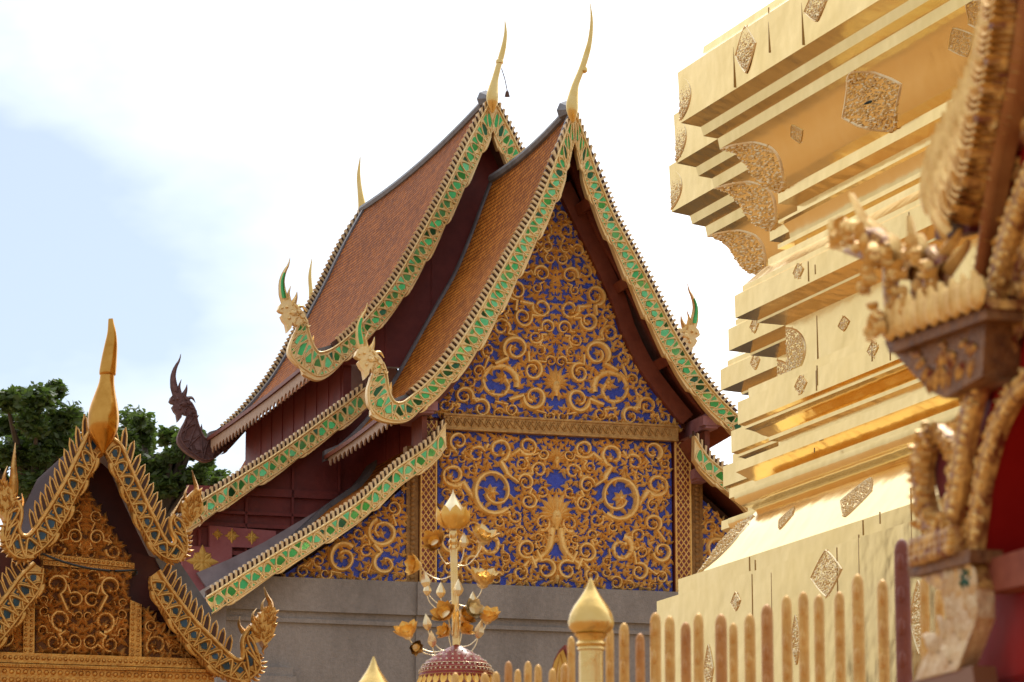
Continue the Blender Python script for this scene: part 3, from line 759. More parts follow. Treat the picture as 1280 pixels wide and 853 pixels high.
# main panel
xl2, xr2 = T.p(547, 640, 0)[0], 2 * XP - T.p(547, 640, 0)[0]
zb2 = T.p(660, 737, 0)[1]
mp_ = [(xl2, zt0), (xl2, zb2), (xr2, zb2), (xr2, zt0)]
mb = MB(); mb.prism(mp_, .0, .12); gm = mb.build('wall_panel', M_['blue'], hall, False)
mb = MB()
S1 = [(T.p(a, b, 0)[0], T.p(a, b, 0)[1], r * .0092) for a, b, r in ((772, 622, 31), (821, 607, 17), (765, 570, 17), (730, 562, 14), (733, 607, 12), (776, 686, 18), (826, 690, 15), (815, 655, 13), (732, 690, 14), (798, 715, 13), (815, 565, 14), (740, 720, 11), (712, 655, 12), (826, 722, 9), (745, 650, 10))]
av = [(XP, T.p(694, 640, 0)[1], .2), (XP, T.p(694, 600, 0)[1], .12), (XP, T.p(694, 562, 0)[1], .09), (XP, T.p(694, 690, 0)[1], .1)]
scrolls(mb, [(xl2 + .02, zt0 - .02), (xl2 + .02, zb2 + .02), (xr2 - .02, zb2 + .02), (xr2 - .02, zt0 - .02)], S1, .062, .2, .07, M0, random.Random(5), axis=XP, avoid=av)
motif(mb, XP, T.p(694, 645, 0)[1], .22, M0); motif(mb, XP, T.p(694, 575, 0)[1], .13, M0); motif(mb, XP, T.p(694, 722, 0)[1], .10, M0)
for sg in (1, -1):
    z0 = T.p(694, 650, 0)[1]
    ribbon(mb, cat([(XP + sg * .05, z0 - .1), (XP + sg * .1, z0 - .35), (XP + sg * .3, z0 - .52)], 8), [.05, .05, .05, .05, .045, .04, .035, .03], .06, M0)
mb.build('scroll_carving', M_['carve'], gm)
# pilasters with lattice
def pilaster(x0, x1, z0, z1, d):
    mb = MB(); mb.box((x0, d, z0), (x1, d + .16, z1)); p = mb.build('pilaster', M_['lattice'], hall, False)
    mb = MB(); w_ = x1 - x0; Ml = lambda x, z, h: (x, d - h, z)
    for xx in (x0 + .014, x1 - .014): ribbon(mb, [(xx, z0), (xx, z1)], [.013, .013], .02, Ml)
    st = w_ * .42; z = z0 - w_
    while z < z1:
        for sg in (1, -1):
            a, b = (x0 + .02, x1 - .02) if sg > 0 else (x1 - .02, x0 + .02)
            za, zb_ = z, z + w_ * 1.15
            ta = max(0, (z0 - za) / (zb_ - za)); tb = min(1, (z1 - za) / (zb_ - za))
            if tb > ta: ribbon(mb, [(a + (b - a) * ta, za + (zb_ - za) * ta), (a + (b - a) * tb, za + (zb_ - za) * tb)], [.0075, .0075], .014, Ml)
        z += st
    mb.build('lattice', M_['carve'], p)
px0, px1 = T.p(524, 650, -.04)[0], T.p(546, 650, -.04)[0]
pilaster(px0, px1, zb2, zt0 + .1, -.05); pilaster(2 * XP - px1, 2 * XP - px0, zb2, zt0 - .002, -.05)
gx0, gx1 = T.p(508, 650, -.03)[0], T.p(523.5, 650, -.03)[0]
for a, b in ((gx0, gx1), (2 * XP - gx1, 2 * XP - gx0)):
    mb = MB(); mb.box((a, -.03, zb2), (b - .003, .12, zt0 - .2))
    z = zb2 + .03
    while z < zt0 - .25:
        boss(mb, (a + b) / 2, z, .035, .02, lambda x, zz, h: (x, -.03 - h, zz), 0, 6); z += .055
    mb.build('gilded_strip', M_['strip'], hall)
# aisle panels
ai = T.ps([(508, 606), (470, 640), (420, 676), (365, 712), (345, 728), (508, 730)], 0); ai[-1] = (ai[-1][0], zb2); ai[-2] = (ai[-2][0], zb2)
for s_ in (0, 1):
    pl = [((2 * XP - x) if s_ else x, z) for x, z in ai]
    mb = MB(); mb.prism(pl, .0, .1); ap = mb.build('aisle_panel', M_['blue'], hall, False)
    mb = MB(); scrolls(mb, pl, [], .07, .2, .06, M0, random.Random(21)); mb.build('scroll_carving', M_['carve'], ap)
# purlins, rafters under the front overhang
for a, b, sz, d_ in ((868, 546, .15, DB + .1), (868, 606, .14, -.30)):
    x, z = T.p(a, b, 0)
    for xx in (x, 2 * XP - x):
        mb = MB()
        mb.box((xx - sz / 2, d_ + .02, z), (xx + sz / 2, .3, z + sz * 1.1))
        mb.box((xx - sz * .75, d_, z + sz * .2), (xx + sz * .75, d_ + .15, z + sz * .9))
        mb.build('purlin', M_['mauve'], hall, False)
for k in (5, 10, 15, 19):
  for s_ in (0, 1):
    mb = MB()
    x, z = cu0[k]; x2, z2 = cu0[k + 1]; l = math.dist((x, z), (x2, z2)); tx, tz = (x2 - x) / l, (z2 - z) / l; nx, nz = (tz, -tx) if tz < 0 and -tx < 0 else (-tz, tx)
    if nz > 0: nx, nz = -nx, -nz
    if 1:
        q = [(x + nx * .05, z + nz * .05), (x + nx * .17, z + nz * .17), (x + nx * .17 + tx * .12, z + nz * .17 + tz * .12), (x + nx * .05 + tx * .12, z + nz * .05 + tz * .12)]
        if s_: q = [(2 * XC - a, b) for a, b in q][::-1]
        mb.prism(q, DB + .1, .1); mb.build('rafter', M_['soffit'], hall, False)
# rafter planks following the slope
for k, dd in enumerate((DB + .16, DB + .42)):
    for s_ in (0, 1):
        mb = MB(); A = []; B_ = []
        for i in range(2, 21):
            x, z = cu0[i]; x2, z2 = cu0[i + 1]; l = math.dist((x, z), (x2, z2)); tx, tz = (x2 - x) / l, (z2 - z) / l
            nx, nz = -tz, tx
            if nz > 0: nx, nz = -nx, -nz
            A.append((x + nx * .052, z + nz * .052)); B_.append((x + nx * .11, z + nz * .11))
        if s_: A = [(2 * XC - a, b) for a, b in A]; B_ = [(2 * XC - a, b) for a, b in B_]
        mb.strip(A, B_, dd, dd + .07); mb.build('rafter', M_['soffit'], hall, False)
# carved red end panel between the purlins on either side
x, z = T.p(868, 600, 0)
for xx in (x, 2 * XP - x): mb = MB(); mb.box((xx - .03, -.45, z), (xx + .03, .0, z + .5)); mb.build('bracket_panel', M_['soffit'], hall, False)
# maroon wall behind the panels up to the soffit and dark loft of the apex
mb = MB(); pl = apexpoly(F0U, DB, 12, XC, .5)
mb.prism([(x, z) for x, z in pl], .122, .2); mb.build('gable_backing', M_['soffit'], hall, False)
# raking beam along the carved panel
tp = cat(tri[:8], 20)
for s_ in (0, 1):
    A = []; B_ = []
    for i in range(20):
        a_, b_ = tp[max(0, i - 1)], tp[min(19, i + 1)]; l = math.dist(a_, b_); nx, nz = -(b_[1] - a_[1]) / l, (b_[0] - a_[0]) / l
        if nz < 0: nx, nz = -nx, -nz
        q0, q1 = (tp[i][0] - nx * .01, tp[i][1] - nz * .01), (tp[i][0] + nx * .17, tp[i][1] + nz * .17)
        if s_: q0, q1 = (2 * XP - q0[0], q0[1]), (2 * XP - q1[0], q1[1])
        A.append(q0); B_.append(q1)
    mb = MB(); mb.strip(A, B_, -.1, .12); mb.build('raking_beam', M_['soffit'], hall, False)
mb = MB()
lw0 = [T.p(a, b, .1) for a, b in ((545, 560), (500, 600), (420, 662), (350, 706), (300, 738))]
mb.prism(lw0 + [(lw0[-1][0], zb2 - .1), (2 * XC - lw0[-1][0], zb2 - .1)] + [(2 * XC - x, z) for x, z in lw0[::-1]], .125, .2)
mb.build('aisle_backing', M_['dark'], hall, False)
# stone plinth
mb = MB(); zt = zb2; hx0 = T.p(283, 740, -.2)[0]; hx1 = 2 * XP - hx0; xp = T.p(521, 760, -.25)[0]
zz = lambda y: T.p(650, y, -.25)[1]
for a, b, pr in ((hx0, xp, 0), (xp, 2 * XP - xp, .035), (2 * XP - xp, hx1, 0)):
    mb.box((a, -.25 - pr, zz(774)), (b, D2, zt))
    mb.box((a, -.20 - pr, zz(783)), (b, D2 - .01, zz(774)))
    mb.box((a, -.23 - pr, zz(788)), (b, D2 - .02, zz(783)))
    mb.box((a, -.19 - pr, .0), (b, D2 - .03, zz(788)))
x0 = T.p(270, 840, -.3)[0]; x1 = T.p(366, 836, -.3)[0]
z1 = T.p(320, 833, -.3)[1]
mb.box((x0, -.30, z1 - .1), (x1, -.15, z1)); mb.box((x0, -.34, z1 - .35), (x1 + .03, -.15, z1 - .103)); mb.box((x0, -.38, 0), (x1 + .06, -.15, z1 - .353))
mb.build('stone_plinth', M_['stone'], hall, False)

# small bell hanging off the second finial
xb, zb_ = T.p(634, 118, D1 - .1)
wb = T.O + T.ex * xb + T.ed * (D1 - .1)
bell = thing('temple_bell', 'tiny dark bell hanging beside the finial of the rear roof', 'bell', (wb.x, wb.y, zb_))
mb = MB(); mb.lathe([(.034, -.03), (.026, 0), (.02, .03), (.008, .045), (.006, .05)], n=12); mb.build('bell_body', M_['dark'], bell)
mb = MB(); mb.tube([(0, 0, .05), (-.03, 0, .2), (-.07, 0, .33)], .006, 5); mb.build('wire', M_['dark'], bell)

# ------------------------------------------------------------------ small gilded gatehouse at the left
G = Frame(131, 700, 24, A_T)
gate = thing('gatehouse', 'small gilded gatehouse with blue mosaic bargeboards and a tall bulbous gold finial', 'gatehouse', G.O, A_T)
DG = -.3
GUR = [(133, 543, 132, 568), (151, 556, 138, 581), (163, 583, 146, 598), (174, 607, 157, 621), (185, 631, 168, 645), (196, 653, 180, 669), (205, 671, 192, 688), (211, 679, 205, 699), (217, 680, 221, 702), (218, 673, 233, 694), (213, 663, 236, 682), (212, 652, 234, 669), (217, 643, 232, 658)]
GUL = [(130, 540, 131.5, 568), (113, 537, 123, 572), (97, 567, 114, 592), (81, 600, 98, 620), (62, 632, 80, 656), (46, 656, 63, 680), (36, 668, 45, 695), (28, 668, 27, 702), (24, 660, 10, 692), (27, 648, 4, 676), (27, 636, 7, 657), (22, 626, 9, 642)]
GLR = [(199, 713, 187, 722), (207, 726, 189, 739), (226, 752, 208, 771), (246, 777, 228, 800), (270, 801, 250, 824), (288, 818, 270, 842), (297, 824, 290, 851), (303, 822, 306, 854), (303, 812, 319, 848), (302, 801, 327, 838), (305, 792, 325, 824), (312, 783, 319, 810)]
GLL = [(42, 704, 55, 712), (25, 719, 52, 738), (8, 742, 30, 768), (-10, 765, 12, 792), (-30, 790, -10, 817), (-55, 815, -32, 842), (-75, 825, -72, 855)]
XG = G.p(131, 560, DG)[0]
for k, (pr, d, ce) in enumerate(((GUR, DG, .72), (GUL, DG, .72), (GLR, DG + .1, .70), (GLL, DG + .1, .95))):
    B = Board(G, pr, d)
    if k in (1, 3) and False: pass
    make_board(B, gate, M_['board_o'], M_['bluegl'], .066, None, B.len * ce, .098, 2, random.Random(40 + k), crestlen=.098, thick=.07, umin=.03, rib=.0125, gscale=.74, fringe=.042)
def kranok_head(fr, parent, d, poly, crest, mats, rng, th=.1, name='naga_head'):
    """carved naga head: solid outline with rows of curled flames on its face"""
    mb = MB(); P = fr.ps(poly, d); mb.prism(P, d - .005, d + th)
    M = lambda x, z, h: (x, d - .005 - h, z)
    cx_ = sum(p[0] for p in P) / len(P); cz_ = sum(p[1] for p in P) / len(P)
    xs = [p[0] for p in P]; zs = [p[1] for p in P]; s_ = max(max(xs) - min(xs), max(zs) - min(zs))
    n = 0
    for t in range(400):
        x, z = rng.uniform(min(xs), max(xs)), rng.uniform(min(zs), max(zs))
        if inside(P, x, z) and edist(P, x, z) > s_ * .03:
            a = math.atan2(z - cz_ + s_ * .4, x - cx_) + rng.uniform(-.5, .5)
            leaf(mb, x, z, a, s_ * .16, s_ * .035, rng.uniform(-1.6, 1.6), s_ * .05, M); n += 1
        if n > 46: break
    for c in crest:
        pp = cat(fr.ps([q[:2] for q in c], d), 10); u = math.dist(fr.p(100, 600, d), fr.p(101, 600, d)); ws = [w_[0] * u for w_ in cat([(q[2], 0) for q in c], 10)]
        horn(mb, pp, ws, d + .03, .04)
    return mb.build(name, mats, parent)
rg = random.Random(5)
kranok_head(G, gate, DG, [(226, 634), (231, 625), (237, 618), (243, 612), (249, 614), (253, 625), (255, 638), (250, 646), (243, 650), (239, 657), (233, 664), (228, 652)],
            [[(245, 622, 5), (247, 610, 4.5), (244, 598, 3), (241, 587, .4)], [(234, 628, 3), (232, 617, 2), (237, 606, .3)], [(216, 644, 3), (222, 634, 2.5), (228, 622, .3)], [(247, 640, 3), (254, 650, 2), (250, 658, .3)], [(226, 640, 3), (226, 630, 2), (231, 618, .3)]], M_['board_o'], rg)
kranok_head(G, gate, DG, [(27, 634), (20, 622), (14, 612), (6, 604), (-6, 606), (-12, 622), (-10, 636), (-2, 642), (4, 646), (8, 656), (16, 652)],
            [[(16, 618, 7), (18, 603, 7), (18, 585, 5), (19, 566, 3), (20, 553, .5)], [(6, 612, 5), (6, 596, 4), (10, 582, .4)], [(-2, 610, 4), (-4, 596, 3), (1, 586, .4)], [(26, 640, 3), (30, 628, 2.4), (28, 616, .3)]], M_['board_o'], rg)
kranok_head(G, gate, DG + .1, [(313, 783), (322, 771), (330, 762), (337, 757), (344, 760), (345, 772), (344, 788), (339, 800), (331, 808), (327, 801), (320, 804), (315, 795)],
            [[(339, 764, 5), (340, 754, 5), (335, 744, 3), (331, 733, .5)], [(330, 764, 3), (329, 755, 2.4), (333, 747, .3)], [(306, 790, 4), (300, 780, 3.4), (301, 770, .4)], [(318, 778, 3), (317, 768, 2), (322, 760, .3)], [(334, 806, 3), (330, 812, 2), (331, 818, .3)]], M_['board_o'], rg)
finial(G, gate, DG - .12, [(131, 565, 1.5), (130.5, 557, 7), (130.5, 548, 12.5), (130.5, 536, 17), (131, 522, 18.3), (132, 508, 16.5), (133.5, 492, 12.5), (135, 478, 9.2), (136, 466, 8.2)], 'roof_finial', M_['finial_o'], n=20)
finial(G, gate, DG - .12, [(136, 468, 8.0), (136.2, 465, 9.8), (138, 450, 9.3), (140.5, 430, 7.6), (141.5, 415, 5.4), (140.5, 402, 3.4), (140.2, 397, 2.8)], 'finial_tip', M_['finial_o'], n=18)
# roofs
gc = cat([G.p(*p[:2], DG) for p in GUR[:8]], 14); gcl = cat([G.p(*p[:2], DG + .1) for p in GUL[:7]], 14)
ROOFM = [mat('dark_shingle', (.03, .017, .02), 0, .8, (.055, .03, .032), 12), M_['soffit']]
ROOFM[0].node_tree.nodes['Principled BSDF'].inputs['Specular IOR Level'].default_value = .05
for cv in (gc, gcl): roof('roof', gate, cv, DG + .06, 1.7, XG, ROOFM, sag=0, th=.03, nd=3, mirror_too=False)
lc = cat([G.p(*p[:2], DG + .1) for p in GLR[:7]], 12); lcl = cat([G.p(*p[:2], DG + .1) for p in GLL[:6]], 12)
for cv in (lc, lcl): roof('aisle_roof', gate, cv, DG + .16, 1.7, XG, ROOFM, sag=0, th=.03, nd=3, mirror_too=False)
# lead flashing standing above the lower right slope
mb = MB(); q = G.ps([(194, 698), (224, 702), (266, 764), (262, 772), (252, 770), (206, 722)], DG + .35); mb.prism(q, DG + .35, 1.6); mb.build('flashing', M_['grey'], gate, False)
# front wall: pediment, bands, carved panel, posts, base beam
Mg = lambda x, z, h: (x, -h, z)
xg = G.p(106, 700, 0)[0]
def sym(lst, d=0):
    P = G.ps(lst, d); return P
tri_g = sym([(108, 606), (88, 648), (62, 684), (56, 694), (166, 706), (158, 690), (132, 650)])
mb = MB(); mb.prism(tri_g, 0, .1); pg = mb.build('pediment', M_['carve_dark'], gate, False)
mb = MB(); scrolls(mb, tri_g, [], .03, .06, .04, Mg, random.Random(2), axis=tri_g[0][0], wmax=.019, gapleaf=.045, gapd=.8, leafs=1.2, tries=1400); mb.build('scroll_carving', M_['carve_gate'], pg)
def gbar(name, a, b, c, e, d, m, boss_r=0):
    mb = MB(); q = G.ps([a, b, c, e], d); mb.prism(q, d, .1)
    if boss_r:
        n = int(math.dist(q[0], q[1]) / (boss_r * 2.2))
        for k in range(n):
            t = (k + .5) / n; x = q[0][0] + (q[1][0] - q[0][0]) * t
            zt_ = q[0][1] + (q[1][1] - q[0][1]) * t; zb_ = q[3][1] + (q[2][1] - q[3][1]) * t
            r_ = max(1, int((zt_ - zb_) / (boss_r * 2.4)))
            for j in range(r_): boss(mb, x, zb_ + (zt_ - zb_) * (j + .5) / r_, boss_r * .9, boss_r * .8, lambda a_, b_, h: (a_, d - h, b_), 0, 6)
    return mb.build(name, m, gate, True, 30)
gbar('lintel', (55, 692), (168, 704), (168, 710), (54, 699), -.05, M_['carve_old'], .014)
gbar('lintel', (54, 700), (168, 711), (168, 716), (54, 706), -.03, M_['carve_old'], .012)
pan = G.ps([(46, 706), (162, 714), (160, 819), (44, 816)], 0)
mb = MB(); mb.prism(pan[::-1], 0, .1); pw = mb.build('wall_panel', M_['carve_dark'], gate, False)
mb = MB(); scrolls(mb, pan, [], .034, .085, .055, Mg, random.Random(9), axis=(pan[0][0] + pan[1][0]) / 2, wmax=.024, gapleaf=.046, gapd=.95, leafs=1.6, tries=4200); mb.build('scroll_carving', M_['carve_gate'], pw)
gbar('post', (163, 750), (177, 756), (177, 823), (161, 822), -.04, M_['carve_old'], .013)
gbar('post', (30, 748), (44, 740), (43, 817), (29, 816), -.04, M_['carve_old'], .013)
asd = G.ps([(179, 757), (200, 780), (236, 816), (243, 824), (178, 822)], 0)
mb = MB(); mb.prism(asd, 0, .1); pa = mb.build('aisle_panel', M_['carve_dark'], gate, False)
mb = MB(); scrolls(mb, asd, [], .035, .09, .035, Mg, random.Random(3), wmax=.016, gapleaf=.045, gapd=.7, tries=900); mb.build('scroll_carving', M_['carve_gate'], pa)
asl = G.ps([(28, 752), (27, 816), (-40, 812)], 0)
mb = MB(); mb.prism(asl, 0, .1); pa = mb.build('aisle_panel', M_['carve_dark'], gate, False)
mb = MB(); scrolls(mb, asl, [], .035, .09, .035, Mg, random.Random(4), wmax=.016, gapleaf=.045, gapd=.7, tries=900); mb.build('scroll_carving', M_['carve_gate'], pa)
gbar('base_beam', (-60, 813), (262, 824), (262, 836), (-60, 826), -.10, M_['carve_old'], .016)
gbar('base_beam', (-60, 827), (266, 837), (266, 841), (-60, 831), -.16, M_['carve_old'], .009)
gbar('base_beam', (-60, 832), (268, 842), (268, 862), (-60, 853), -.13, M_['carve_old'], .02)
mb = MB(); q = G.ps([(-60, 853), (268, 862)], -.06); mb.prism([q[0], q[1], (q[1][0], .0), (q[0][0], .0)][::-1], -.06, 1.6); mb.build('wall', M_['red'], gate, False)
mb = MB(); q = G.ps([(160, 688), (204, 700), (214, 764), (160, 764)], .07); mb.prism(q[::-1], .07, .101); mb.build('side_panel', M_['soffit_d'], gate, False)
mb = MB(); q = G.ps([(-40, 690), (30, 682), (58, 690), (58, 730), (-40, 770)], .07); mb.prism(q[::-1], .07, .101); mb.build('side_panel', M_['soffit_d'], gate, False)
# dark wall behind the carved front, up to the soffit
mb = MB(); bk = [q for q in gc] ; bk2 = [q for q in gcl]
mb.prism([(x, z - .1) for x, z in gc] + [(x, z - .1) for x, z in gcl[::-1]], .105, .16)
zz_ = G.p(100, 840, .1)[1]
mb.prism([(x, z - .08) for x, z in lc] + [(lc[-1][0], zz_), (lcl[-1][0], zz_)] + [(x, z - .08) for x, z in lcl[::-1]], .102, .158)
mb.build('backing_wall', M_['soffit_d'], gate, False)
# sagging black cable across the gate front
ca, cb = G.P(48, 690, -.36), G.P(176, 712, -.36)
cable = thing('power_cable', 'thin black cable sagging across the gatehouse front below its pediment', 'cable', G.O, A_T)
mb = MB(); pts = [(ca[0] + (cb[0] - ca[0]) * t / 20, -.36 + (.18 if t in (0, 20) else 0), ca[2] + (cb[2] - ca[2]) * t / 20 - .05 * (1 - (t / 10 - 1) ** 2)) for t in range(21)]
mb.tube(pts, .008, 6); mb.build('cable_run', M_['black'], cable)
for p_ in (pts[0], pts[-1]):
    mb = MB(); mb.tube([(p_[0], p_[1] - .02, p_[2]), (p_[0], p_[1] + .06, p_[2])], .014, 8); mb.build('clip', M_['black'], cable)

# ------------------------------------------------------------------ gilded stupa
SF = Frame(982.5, 405, 24, R(-70))
stupa = thing('golden_stupa', 'huge stepped stupa clad in shining gold plates with jagged cornices and diamond plaques', 'stupa', SF.O, R(-70))
PR = [(-2.2, 10.5), (-2.2, 8.55), (-1.0, 8.5), (-1.0, 8.475), (.40, 8.462), (.405, 8.40), (.43, 8.395), (.535, 8.303), (.522, 7.949), (.419, 7.905), (.406, 7.840), (.333, 7.811), (.322, 7.738),
      (.29, 7.722), (.25, 7.700), (.201, 7.626), (.17, 7.555), (.138, 7.484), (.11, 7.447), (.082, 7.427), (.031, 7.392), (.030, 7.318), (-.065, 7.290), (-.065, 7.215), (.032, 7.203), (.032, 7.184),
      (.006, 7.175), (-.02, 7.13), (-.028, 7.064), (.036, 7.040), (.036, 7.010), (-.048, 7.006), (-.048, 6.955), (.085, 6.949), (.086, 6.905), (.10, 6.895), (.216, 6.781), (.216, 6.748), (.256, 6.720), (.254, 6.568), (.142, 6.538),
      (.139, 6.522), (.002, 6.489), (-.002, 6.095), (.192, 6.085), (.192, 6.022), (.247, 6.000), (.247, 5.849), (.213, 5.835), (.213, 5.816), (.19, 5.808), (.157, 5.79), (.125, 5.765), (.094, 5.750), (.094, 5.724), (.046, 5.714), (.046, 5.62),
      (.259, 5.597), (.261, 5.532), (.24, 5.517), (.215, 5.495), (.195, 5.481), (.164, 5.462), (.164, 5.40), (.269, 5.392), (.270, 5.360), (.262, 5.335), (.241, 5.312), (.215, 5.295), (.184, 5.285), (.162, 5.262),
      (.185, 5.235), (.263, 5.175), (.343, 5.079), (.404, 4.973), (.461, 4.875), (.556, 4.844), (.555, 4.743), (.665, 4.706), (.662, 3.4), (.70, 3.38), (.70, 0)]
def plan(o): return [(9 + o, -o), (-o, -o), (-o, .405 - o), (-1.05 - o, .405 - o), (-1.05 - o, .945 - o), (-2.45 - o, .945 - o), (-2.45 - o, 8 + o), (9 + o, 8 + o)]
mb = MB(); rings = [plan(o) for o, z in PR]; k = 8
# the long faces are cut into plates so that each reflects a little differently
NX = 1
vs = []; fs = []
for (o, z), rg_ in zip(PR, rings): vs += [(x, y, z) for x, y in rg_]
for i in range(len(PR) - 1):
    for j in range(k): fs.append((i * k + j, (i + 1) * k + j, (i + 1) * k + (j + 1) % k, i * k + (j + 1) % k))
fs.append(tuple(range(k))); mb.add(vs, fs)
body = mb.build('tiered_body', M_['plate'], stupa, True, 30)
def seam(px, py0, py1, o, fx=0):
    x, z0 = SF.p(px, py0, fx - o); x, z1 = SF.p(px, py1, fx - o)
    mb = MB(); mb.box((x - .003, fx - o - .003, z1), (x + .003, fx - o + .004, z0)); mb.build('plate_seam', M_['seam'], stupa, False)
for a in ((961.5, 9, 66, .53), (1019, 331, 343, .255), (1021.5, 457, 482, .248), (1090, 425, 452, .248), (1083, 300, 309, .255), (1135, 270, 289, .255), (944, 700, 714, .556), (965, 716, 770, .663), (1100, 640, 655, .556), (1140, 610, 690, .663), (1075, 668, 760, .663), (1018, 560, 566, .261)): seam(*a)
rj = random.Random(31)
for (o_, z0, z1) in ((.5285, 7.96, 8.29), (.0, 6.12, 6.46), (.247, 5.86, 5.99), (.556, 4.75, 4.84), (.664, 3.5, 4.69), (.255, 6.58, 6.71)):
    xx = .4 + rj.random() * .6
    while xx < 8:
        mb = MB(); mb.box((xx - .002, -o_ - .004, z0), (xx + .002, -o_ + .01, z1)); mb.build('plate_seam', M_['seam'], stupa, False); xx += rj.uniform(1.0, 1.7)
def plaque(cx, cy, w_, h_, M, rng, name='plaque', half=False, stone=False):
    mb = MB()
    x0 = 0 if half else -1
    dia = (lambda t: (1 - t * t) ** .75) if half else (lambda t: (1 - abs(t)) ** .8)
    out_ = []
    for t in range(-10, 11): out_.append((cx + w_ * dia(t / 10), cy + h_ * t / 10))
    ribbon(mb, out_, [min(w_, h_) * .05] * 21, .007, M, 0, RIDGE)
    if not half: ribbon(mb, [(2 * cx - a, b) for a, b in out_], [min(w_, h_) * .05] * 21, .007, M, 0, RIDGE)
    r = max(.011, min(w_, h_) * .065); n = 0; pts = []; hh_ = min(.012, r * .5)
    for t in range(3600):
        u, v = rng.uniform(x0, 1), rng.uniform(-1, 1)
        if abs(u) > dia(v) * .92: continue
        x, y = cx + u * w_, cy + v * h_
        if any(math.hypot(x - a, y - b) < r * 1.05 for a, b in pts): continue
        pts.append((x, y))
    for x, y in pts:
        if rng.random() < .45: boss(mb, x, y, r * rng.uniform(.5, .75), hh_ * (.6 + .5 * rng.random()), M, 0, 6)
        else: leaf(mb, x, y, rng.uniform(0, 6.28), r * 2.2, r * .5, rng.uniform(-2, 2), hh_, M)
    o = mb.build(name, M_['plaque'], stupa)
    if stone:
        mb = MB(); boss(mb, cx, cy, r * .8, .06, M, 0, 8); mb.build('blue_stone', M_['bluegl'], o)
rp = random.Random(77)
PXM = 24 / 4636.
def flatM(o, fd=0): return lambda x, z, h: (x, fd - o - h, z)
FC = 3.0   # the faces run away from the lens: widths read three times longer on them
def plq(px, py, wpx, hpx, o, fd=0, **k):
    x, z = SF.p(px, py, fd - o); Y = 24 - .94 * x
    plaque(x, z, wpx / 2 * Y / 4636 * FC / 1.25, hpx / 2 * Y / 4636, flatM(o, fd), rp, **k)
for a in ((932, 62, 27, 62, .53), (1020, 6, 30, 44, .53), (998, 339, 13, 20, .255), (1055, 405, 14, 19, 0), (1091, 437, 13, 20, .247), (1001, 481, 15, 24, .247), (1033, 717, 38, 58, .664), (920, 752, 12, 24, .664), (1149, 772, 22, 92, .664), (886, 836, 12, 60, .664), (995, 800, 11, 62, .664), (1010, 306, 8, 12, .036)): plq(*a)
plq(943, 407, 11, 20, .255, .405); plq(944, 452, 12, 22, .255, .945)
def mapped(seg, fd):
    """surface coordinate s (0 at the top of the moulding, 1 at its foot) -> point on the stupa"""
    acc = [0]
    for p, q in zip(seg, seg[1:]): acc.append(acc[-1] + math.dist(p, q))
    def M(x, s, h):
        t = max(0, min(.9999, 1 - s)) * acc[-1]; i = 0
        while i < len(seg) - 2 and acc[i + 1] < t: i += 1
        f = (t - acc[i]) / (acc[i + 1] - acc[i]); o = seg[i][0] + (seg[i + 1][0] - seg[i][0]) * f; z = seg[i][1] + (seg[i + 1][1] - seg[i][1]) * f
        dx, dz = seg[i + 1][0] - seg[i][0], seg[i + 1][1] - seg[i][1]; l = math.hypot(dx, dz)
        # outward normal of the profile
        no, nz_ = -dz / l, dx / l
        return (x, fd - o - no * h, z + nz_ * h), o
    return M, acc[-1]
i0 = PR.index((.322, 7.738)); i1 = PR.index((.031, 7.392)); OG = PR[i0:i1 + 1]
for fx, fd in ((0, 0), (-1.05, .405), (-2.45, .945)):
    Mo, ln = mapped(OG, fd)
    # corner plaque: half diamond that starts on the mitre line
    Mc = lambda x, s, h, Mo=Mo, fx=fx: (lambda q: (q[0][0] - q[1] + fx, q[0][1], q[0][2]))(Mo(x, s / ln * 1.0 if False else s, h))
    plaque(.0, .5, .50 if fx else .46, .5, (lambda x, s, h, Mc=Mc: Mc(max(0, x) * 1.0, s, h)), rp, half=True, name='corner_plaque')
Mo, ln = mapped(OG, 0)
xb_, zb_ = SF.p(1090, 115, -.17); plaque(xb_, .5, .42, .5, lambda x, s, h: Mo(x, s, h)[0], rp, stone=True)
xb_, zb_ = SF.p(996, 182, -.2); plaque(xb_, .62, .09, .14, lambda x, s, h: Mo(x, s, h)[0], rp)
xb_, zb_ = SF.p(1200, 50, -.2); plaque(xb_, .6, .16, .2, lambda x, s, h: Mo(x, s, h)[0], rp)
xb_, zb_ = SF.p(1236, 20, -.2); plaque(xb_, .75, .2, .3, lambda x, s, h: Mo(x, s, h)[0], rp)
j0 = PR.index((.185, 5.235)); SL = PR[j0:j0 + 5]
Ms, ln = mapped(SL, 0)
for (px_, py_, ww, hh, ss) in ((1075, 614, .22, .33, .5), (985, 648, .1, .2, .55)):
    xb_, _ = SF.p(px_, py_, -.32); plaque(xb_, ss, ww, hh, lambda x, s, h: Ms(x, s, h)[0], rp)
plaque(0, .5, .30, .5, lambda x, s, h: (lambda q: (q[0][0] - q[1], q[0][1], q[0][2]))(Ms(max(0, x), s, h)), rp, half=True, name='corner_plaque')
for fx, fd, o, z0, z1, ww in ((0, 0, .526, 7.97, 8.27, .2), (-1.05, .405, .526, 7.97, 8.27, .2), (-2.45, .945, .526, 7.97, 8.27, .22), (0, 0, .0, 6.1, 6.47, .3), (-1.05, .405, .0, 6.1, 6.47, .26)):
    plaque(fx - o, (z0 + z1) / 2, ww, (z1 - z0) / 2, lambda x, z, h, fd=fd, o=o: (x, fd - o - h, z), rp, half=True, name='corner_plaque')

